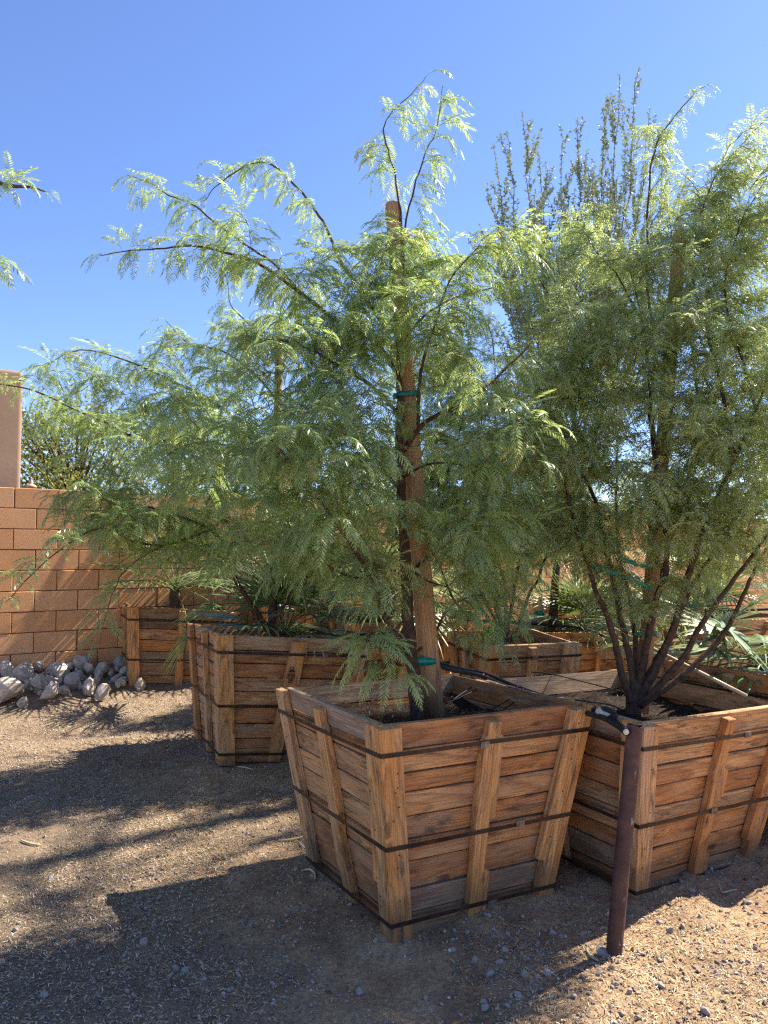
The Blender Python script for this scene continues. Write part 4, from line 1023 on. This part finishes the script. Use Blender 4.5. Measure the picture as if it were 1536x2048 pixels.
def palm(loc, label, n, R, plen, seed, trunk_h=.25, tilt=(10, 80), extra=(), dry=.1, seg=22, up=0, width=.022):
    rng = random.Random(seed); loc = Vector(loc); root = empty('fan_palm', loc); tag(root, label, 'palm')
    pts = [Vector((0, 0, -.06)), Vector((0, 0, trunk_h * .5)), Vector((0, 0, trunk_h))]
    MB().tube(smooth_path(pts, 4), [.055, .06, .065, .06, .062, .068, .06, .055, .03], 9).obj('trunk', M_PALMTRUNK, root, False)
    fr = []
    for i in range(n):
        a = i * 2.399 + rng.uniform(-.3, .3); el = R_(tilt[1] - (tilt[1] - tilt[0]) * (i / max(1, n - 1))) + rng.uniform(-.12, .12)
        d = Vector((math.cos(a) * math.cos(el), math.sin(a) * math.cos(el), math.sin(el)))
        hub = Vector((0, 0, trunk_h)) + d * plen * rng.uniform(.7, 1.15) + Vector((0, 0, -.05))
        fr.append((hub, (d + Vector((0, 0, -.25))).normalized(), R * rng.uniform(.8, 1.1), rng.random() < dry, .35))
    for (hub, d, r, dr) in extra: fr.append((Vector(hub) - loc, Vector(d), r, False, dr))
    for hub, d, r, isdry, dr in fr:
        V, F, T = fan(hub, d, r, seg, R_(rng.uniform(150, 215)), dr * (2.2 if isdry else 1), rng, width)
        T = [(min(1, t + (.62 if isdry else rng.choice((0, 0, .12, .3))))) for t in T]
        o0 = Vector((0, 0, trunk_h - .03)); pv, pf = tube(smooth_path([o0, o0.lerp(hub, .5) + Vector((0, 0, .04)), hub, hub + d * .04], 3), .0065, 4)
        b = len(V); V += pv
        for f in pf:
            if len(f) == 4: F += [(f[0] + b, f[1] + b, f[2] + b), (f[0] + b, f[2] + b, f[3] + b)]
        T += [.5] * len(pv)
        o = link('frond', fast_mesh('frond', [tuple(v) for v in V], F, M_PALM, False, T), root); o.color = (0, 0, 0, 1)
def in_crate(k, x=0, y=0, dz=0):
    M, S, s, h = CRATES[k]; return M @ Vector((x, y, h - .10 + dz))
def toward(a, b): return tuple(Vector(b) - Vector(a))
pD = in_crate('D', .0, 0)
palm(pD, 'fan palm with long arching leaves in the dark crate beside the rock pile', 18, .74, .55, 5, .3, (5, 75),
     [(at(380, 1262, 7.05), (-.55, -.25, -1.0), .52, .05), (at(440, 1140, 7.3), (-1, -.1, -.10), .62, .5), (at(470, 1165, 7.2), (-.9, -.3, .15), .6, .5), (at(430, 1210, 7.2), (-.8, -.4, -.3), .5, .3)])
palm(in_crate('Q', 0, 0), 'fan palm against the block wall between the two left stakes', 20, .70, .55, 6, .35, (0, 80))
palm(in_crate('C', .12, .1), 'young dark green palm at the foot of the stake in the tilted crate', 20, .56, .36, 16, .10, (0, 80), seg=20, width=.022)
palm(in_crate('P', 0, 0), 'yellow green palm with dry brown leaves right of the tilted crate', 20, .6, .42, 7, .3, (-20, 75), dry=.3)
palm(in_crate('J', .12, .02), 'dark spreading palm at the foot of the spiny tree', 22, .55, .34, 9, .1, (-5, 70), dry=.05)
palm(in_crate('K', -.1, 0), 'fan palm with pale leaves in the crate near the far wall', 16, .50, .42, 10, .4, (0, 80), dry=.15)
palm(in_crate('E', -.15, .05), 'palm with broad drooping dark leaves at the right edge', 10, .42, .30, 12, .10, (-5, 50),
     [(at(1440, 1262, 4.6), (.25, -.1, -1), .30, .1), (at(1450, 1255, 4.5), (.7, -.2, -.75), .42, .2)], seg=16, width=.04, dry=.05)
palm(in_crate('M', 0, 0), 'upright palm in the small crate against the wall foot', 16, .65, .6, 13, .5, (10, 80), dry=.2)
palm(in_crate('H', .1, 0), 'low palm in the crate below the far black hose', 12, .4, .3, 14, .2, (0, 75), dry=.2)
palm((2.35, 5.95, .22), 'tall palm with thin pale leaves between the many stemmed tree and the wall', 18, .5, .55, 18, .55, (-10, 80), dry=.25)

# ------------------------------------------------------------------ trees beyond the wall
def broad(loc, h, rx, rz, seed, label, nclump=70, per=150):
    rng = random.Random(seed); rs = np.random.RandomState(seed); loc = Vector(loc); root = empty('leafy_tree', loc); tag(root, label, 'tree')
    tr = [Vector((0, 0, -.2)), Vector((.1, 0, h * .3)), Vector((0, .1, h * .55)), Vector((.1, 0, h * .8))]
    MB().tube(smooth_path(tr, 4), [.16 - .011 * i for i in range(13)], 8).obj('trunk', M_BARK, root, True)
    Vs = []; tw = MB(); Ts = []
    for c in range(nclump):
        while True:
            v = Vector([rng.uniform(-1, 1) for _ in range(3)])
            if .35 < v.length < 1: break
        cc = Vector((v.x * rx, v.y * rx, h * .62 + v.z * rz)); st = Vector((0, 0, h * rng.uniform(.25, .7)))
        tw.tube(smooth_path([st, st.lerp(cc, .5) + Vector((0, 0, .1)), cc], 3), [.03, .026, .022, .018, .014, .010, .006], 4, False)
        k = int(per * rng.uniform(.6, 1.3)); P = rs.normal(0, 1, (k, 3)) * np.array([.26, .26, .20]) * (rx / 1.6) + np.array(tuple(cc)); Vs.append(P)
        Ts.append(np.clip(rs.normal(rng.uniform(.3, .7), .18, k), 0, 1))
    P = np.concatenate(Vs); m = len(P); T = np.concatenate(Ts)
    D = rs.normal(0, 1, (m, 3)); D[:, 2] -= .6; D /= np.linalg.norm(D, axis=1)[:, None]; S = np.cross(D, rs.normal(0, 1, (m, 3))); S /= np.linalg.norm(S, axis=1)[:, None]
    L = rs.uniform(.045, .085, m)[:, None]; W = L * .24
    V = np.stack([P, P + D * L * .5 + S * W, P + D * L, P + D * L * .5 - S * W], 1).reshape(-1, 3); b = (np.arange(m) * 4)[:, None]
    F = np.concatenate([b + np.array([0, 1, 2]), b + np.array([0, 2, 3])])
    tag(tw.obj('branches', M_BARK, root, True), kind='stuff')
    o = link('crown', fast_mesh('crown', V, F, M_BROAD, False, np.repeat(T, 4)), root); o.color = (0, 0, 0, 1); tag(o, kind='stuff')
broad((-4.9, 12.2, .2), 3.9, 1.25, 1.35, 3, 'yellow green leafy tree beyond the wall beside the stucco pier', 90, 170)
broad((-2.7, 13.6, .2), 3.3, 1.5, 1.1, 4, 'leafy tree beyond the wall behind the wide mesquite', 70, 150)
broad((6.2, 17.5, .2), 3.6, 2.2, 1.4, 6, 'leafy tree beyond the far end of the wall', 70, 130)

# the tall light crowned tree standing to the right of the view, whose shade dapples the open dirt
broad((6.75, 8.75, .25), 14.6, 1.9, 1.15, 9, 'tall airy shade tree to the right of the crates, dappling the open dirt', 46, 95)
# ------------------------------------------------------------------ rocks, stones, pods, gravel, litter
def rock_mesh(seed, mat, sub=2, rough=.6):
    import bmesh
    rng = random.Random(seed); bm = bmesh.new(); bmesh.ops.create_icosphere(bm, subdivisions=sub, radius=1)
    planes = [(Vector([rng.gauss(0, 1) for _ in range(3)]).normalized(), rng.uniform(.55, .9)) for _ in range(15)]
    for v in bm.verts:
        for n, d in planes:
            k = v.co.dot(n)
            if k > d: v.co -= n * (k - d)
        v.co *= 1 + rng.uniform(-rough, rough) * .09
    me = bpy.data.meshes.new('rock'); bm.to_mesh(me); bm.free(); me.materials.append(mat); return me
ROCKS = [rock_mesh(i, M_ROCK, 2, .2) for i in range(7)]; STONES = [rock_mesh(20 + i, M_STONE, 1) for i in range(10)]
def mound_h(t, d):
    return .20 * max(0, 1 - d) ** 1.3 * (1 - min(1, max(0, (t - 1.2) / 2.2)))
rng = random.Random(12)
labs = ['large pale boulder in the rock pile, tipped against the block wall', 'biggest low grey boulder at the left end of the rock pile', 'whitish angular boulder in the middle of the rock pile',
        'blocky pale boulder nearest the dark crate', 'flat grey boulder at the front of the rock pile']
big = [((45, 1335), .15, 7.35), ((18, 1365), .17, 6.95), ((118, 1335), .15, 7.55), ((162, 1318), .14, 7.8), ((100, 1372), .12, 7.0), ((78, 1352), .11, 7.2), ((12, 1330), .11, 7.3), ((178, 1362), .10, 7.3), ((206, 1372), .09, 7.2), ((146, 1352), .12, 7.4)]
for i, ((a, b), r, Y) in enumerate(big):
    o = link('boulder', ROCKS[i % 7]); p = at(a, b, Y); o.location = p - Vector((0, 0, .05)); r *= .84
    o.scale = (r * rng.uniform(1, 1.3), r * rng.uniform(.9, 1.1), r * rng.uniform(.7, .95)); o.rotation_euler = [rng.uniform(0, 6) for _ in range(3)]
    tag(o, labs[i] if i < 5 else 'pale medium boulder in the rock pile at the foot of the wall', 'boulder', 'pale boulders piled at the foot of the wall')
for i in range(190):
    t = rng.uniform(-.9, 1.32); d = rng.triangular(.02, .78, .25); q = W0 + WD * t + WN * d; r = rng.choice((.018, .025, .035, .05, .08)) * rng.uniform(.8, 1.1) * (1.15 - .4 * d)
    o = link('rock', ROCKS[i % 7]); hgt = mound_h(t, d) + .02
    o.location = gpt(q.x, q.y, hgt + rng.uniform(-.45, .6) * r)
    o.scale = (r * rng.uniform(1, 1.4), r, r * rng.uniform(.6, .9)); o.rotation_euler = [rng.uniform(0, 6) for _ in range(3)]
    wh = ('against the wall at the back' if d < .3 else 'in the middle' if d < .6 else 'along the front edge') + ' of the pile, ' + ('left end' if t < .4 else 'crate end' if t > 1.3 else 'centre')
    tag(o, ('fist sized' if r > .05 else 'small') + ' pale rock ' + wh, 'rock', 'small rocks piled at the foot of the wall')
# mound of soil under the pile
def mound():
    n = 60; m = 14; V = []
    for i in range(n + 1):
        for j in range(m + 1):
            t = -1.6 + 5.0 * i / n; d = -.02 + 1.05 * j / m; q = W0 + WD * t + WN * d; f = max(0, 1 - d / 1.0)
            V.append((q.x, q.y, float(ground_z(q.x, q.y)) - .02 + .20 * f ** 1.3 * (1 - max(0, (t - 1.2) / 2.2)) + .03 * float(vnoise(q.x, q.y, 8, 9))))
    i = (np.arange(n)[:, None] * (m + 1) + np.arange(m)[None]).ravel()
    tag(link('ground_mound', fast_mesh('ground_mound', V, np.stack([i, i + m + 1, i + m + 2, i + 1], 1), M_GROUND, True)), kind='structure')
mound()
def inside_crate(x, y, pad=.0):
    for k, (M, S, s, h) in CRATES.items():
        q = M.inverted() @ Vector((x, y, M.translation.z + .02))
        if abs(q.x) < s / 2 + pad and abs(q.y) < s / 2 + pad: return True
    return False
cnt = 0
while cnt < 170:
    a = rng.uniform(0, 1536); b = rng.triangular(1560, 2048, 1950)
    if a < 850 and rng.random() < .72: continue
    p = ground_at(a, b)
    if inside_crate(p.x, p.y, .04): continue
    r = rng.choice((.006, .008, .010, .013, .016)) * rng.uniform(.9, 1.3)
    o = link('stone', STONES[rng.randrange(10)]); o.location = p + Vector((0, 0, r * .12)); o.scale = (r * 1.25, r, r * rng.uniform(.6, .9)); o.rotation_euler = [rng.uniform(0, 6) for _ in range(3)]
    sz = 'tiny' if r < .0085 else 'small' if r < .0125 else 'thumb sized'
    wh = ('to the right of the pipe below the right hand crate' if b < 1880 else 'in the bottom right corner of the sand' if a > 1330 else 'in front of the pipe foot') if a > 1180 else \
         ('between the nearest crate and the pipe' if b < 1900 else 'in front of the nearest crate near the bottom edge') if a > 850 else \
         ('in the shadow before the corner of the nearest crate' if a > 450 else 'on the open dirt at the lower left')
    tag(o, sz + ' loose grey stone ' + wh, 'stone', sz + ' loose stones ' + wh)
    cnt += 1
for i, (a, b, r, lab) in enumerate([(1203, 1908, .026, 'biggest grey angular stone just in front of the pipe foot'), (1093, 1952, .02, 'grey stone in the lower middle on sunlit sand, near two dark ones'), (1322, 1974, .017, 'pale smooth stone on sunlit sand right of the pipe'),
                                    (1410, 2030, .02, 'dark topped stone at the bottom edge on sunlit sand'), (970, 2007, .02, 'purplish grey stone at the shadow edge on the sand'), (287, 1888, .022, 'flat pinkish stone alone in the shaded dirt'), (1490, 1805, .018, 'white grey stone at the right beside the crate foot')]):
    p = ground_at(a, b); o = link('stone', STONES[i % 6]); o.location = p + Vector((0, 0, r * .35)); o.scale = (r * 1.3, r, r * .75); o.rotation_euler = [rng.uniform(0, 6) for _ in range(3)]; tag(o, lab, 'stone')
def pod(pts, label, r=.0055):
    P = [ground_at(*q) for q in pts]; P = [p + Vector((0, 0, .007)) for p in P]; Q = smooth_path(P, 5); n = len(Q)
    o = MB().tube(Q, [r * (.35 + .75 * math.sin(math.pi * min(1, max(0, (i + 1) / (n + 1))))) * (1 + .12 * (i % 2)) for i in range(n)], 6).obj('seed_pod', M_POD, None, True); tag(o, label, 'seed pod')
pod([(602, 1742), (618, 1741), (629, 1748), (630, 1758)], 'curled pale seed pod at the foot of the nearest crate')
pod([(556, 1679), (580, 1678), (600, 1674), (612, 1668)], 'long straight pale seed pod on sunlit dirt beside the nearest crate', .005)
pod([(600, 1683), (606, 1693), (616, 1698)], 'short bent seed pod just below the long straight one', .004)
pod([(41, 1687), (60, 1691), (82, 1692)], 'straight seed pod on the litter by the left edge')
pod([(1172, 1895), (1180, 1912), (1196, 1926)], 'grey curved pod leaning by the foot of the rusty pipe', .005)
pod([(1440, 1775), (1445, 1788), (1462, 1783), (1475, 1782)], 'curled grey twig beside the right hand crate foot', .003)
pod([(475, 1539), (490, 1541), (505, 1545)], 'pale stick lying on the dirt below the crate with the stamp', .005)

def scatter(n, f, xr, yr, seed):
    rs = np.random.RandomState(seed); X = rs.uniform(*xr, n); Y = rs.uniform(yr[0] ** .5, yr[1] ** .5, n) ** 2
    k = f(X, Y, rs); X, Y = X[k], Y[k]
    ok = np.ones(len(X), bool)
    for key, (M, S, s, h) in CRATES.items():
        Mi = np.array(M.inverted()); q = Mi[:2, :2] @ np.stack([X - M.translation.x, Y - M.translation.y]) if False else np.array(Matrix(M).to_3x3().transposed())[:2, :2] @ np.stack([X - M.translation.x, Y - M.translation.y])
        ok &= ~((abs(q[0]) < s / 2 + .03) & (abs(q[1]) < s / 2 + .03))
    X, Y = X[ok], Y[ok]; return np.stack([X, Y, ground_z(X, Y) + .016 * vnoise(X, Y, 24, 4)], 1)
def fr(X, Y, m=.5): return np.abs(X) < Y * .55 + m
P = scatter(400000, lambda X, Y, rs: fr(X, Y) & (rs.rand(len(X)) < np.clip(.55 - .35 * X + 2.2 * vnoise(X, Y, 1.6, 21) + .8 * vnoise(X, Y, 6, 22), .04, 1)), (-4.5, 4), (1.5, 8.2), 5)
rs = np.random.RandomState(8)
V, F, T = chips(P + np.array([0, 0, .003]), rs, (.007, .030), (.0018, .0052), .55)
tag(link('leaf_litter', fast_mesh('leaf_litter', V, F, M_LITTER, False, T)), 'pale dry leaflets and straw strewn over the dirt', kind='stuff')
P = scatter(85000, lambda X, Y, rs: fr(X, Y) & (rs.rand(len(X)) < np.clip(.55 + 1.3 * vnoise(X, Y, 1.7, 31), .15, 1)), (-4.5, 4), (1.5, 8.0), 6)
def pebbles(P, seed):
    rs = np.random.RandomState(seed); t = (1 + 5 ** .5) / 2
    ov = np.array([(1, 0, 0), (-1, 0, 0), (0, 1, 0), (0, -1, 0), (0, 0, 1), (0, 0, -1)], float); of = np.array([(0, 2, 4), (2, 1, 4), (1, 3, 4), (3, 0, 4), (2, 0, 5), (1, 2, 5), (3, 1, 5), (0, 3, 5)])
    m = len(P); R = rs.gamma(1.7, .0023, m) + .0018; R = np.minimum(R, .013)
    V = ov[None] * (1 + rs.uniform(-.35, .35, (m, 6, 1))) + rs.uniform(-.2, .2, (m, 6, 3)); a = rs.uniform(0, 6.28, m); c, s = np.cos(a)[:, None], np.sin(a)[:, None]
    V = np.stack([V[..., 0] * c - V[..., 1] * s, V[..., 0] * s + V[..., 1] * c, V[..., 2] * .65], -1) * R[:, None, None] + P[:, None] + np.array([0, 0, .001])
    F = of[None] + (np.arange(m) * 6)[:, None, None]
    return V.reshape(-1, 3), F.reshape(-1, 3), np.repeat(np.clip(rs.normal(.42, .22, m), 0, 1), 6)
V, F, T = pebbles(P, 3)
tag(link('gravel', fast_mesh('gravel', V, F, M_PEBBLE, False, T)), 'fine grey and brown gravel over the dirt', kind='stuff')
print('TRIS', sum(len(m.polygons) for m in bpy.data.meshes))
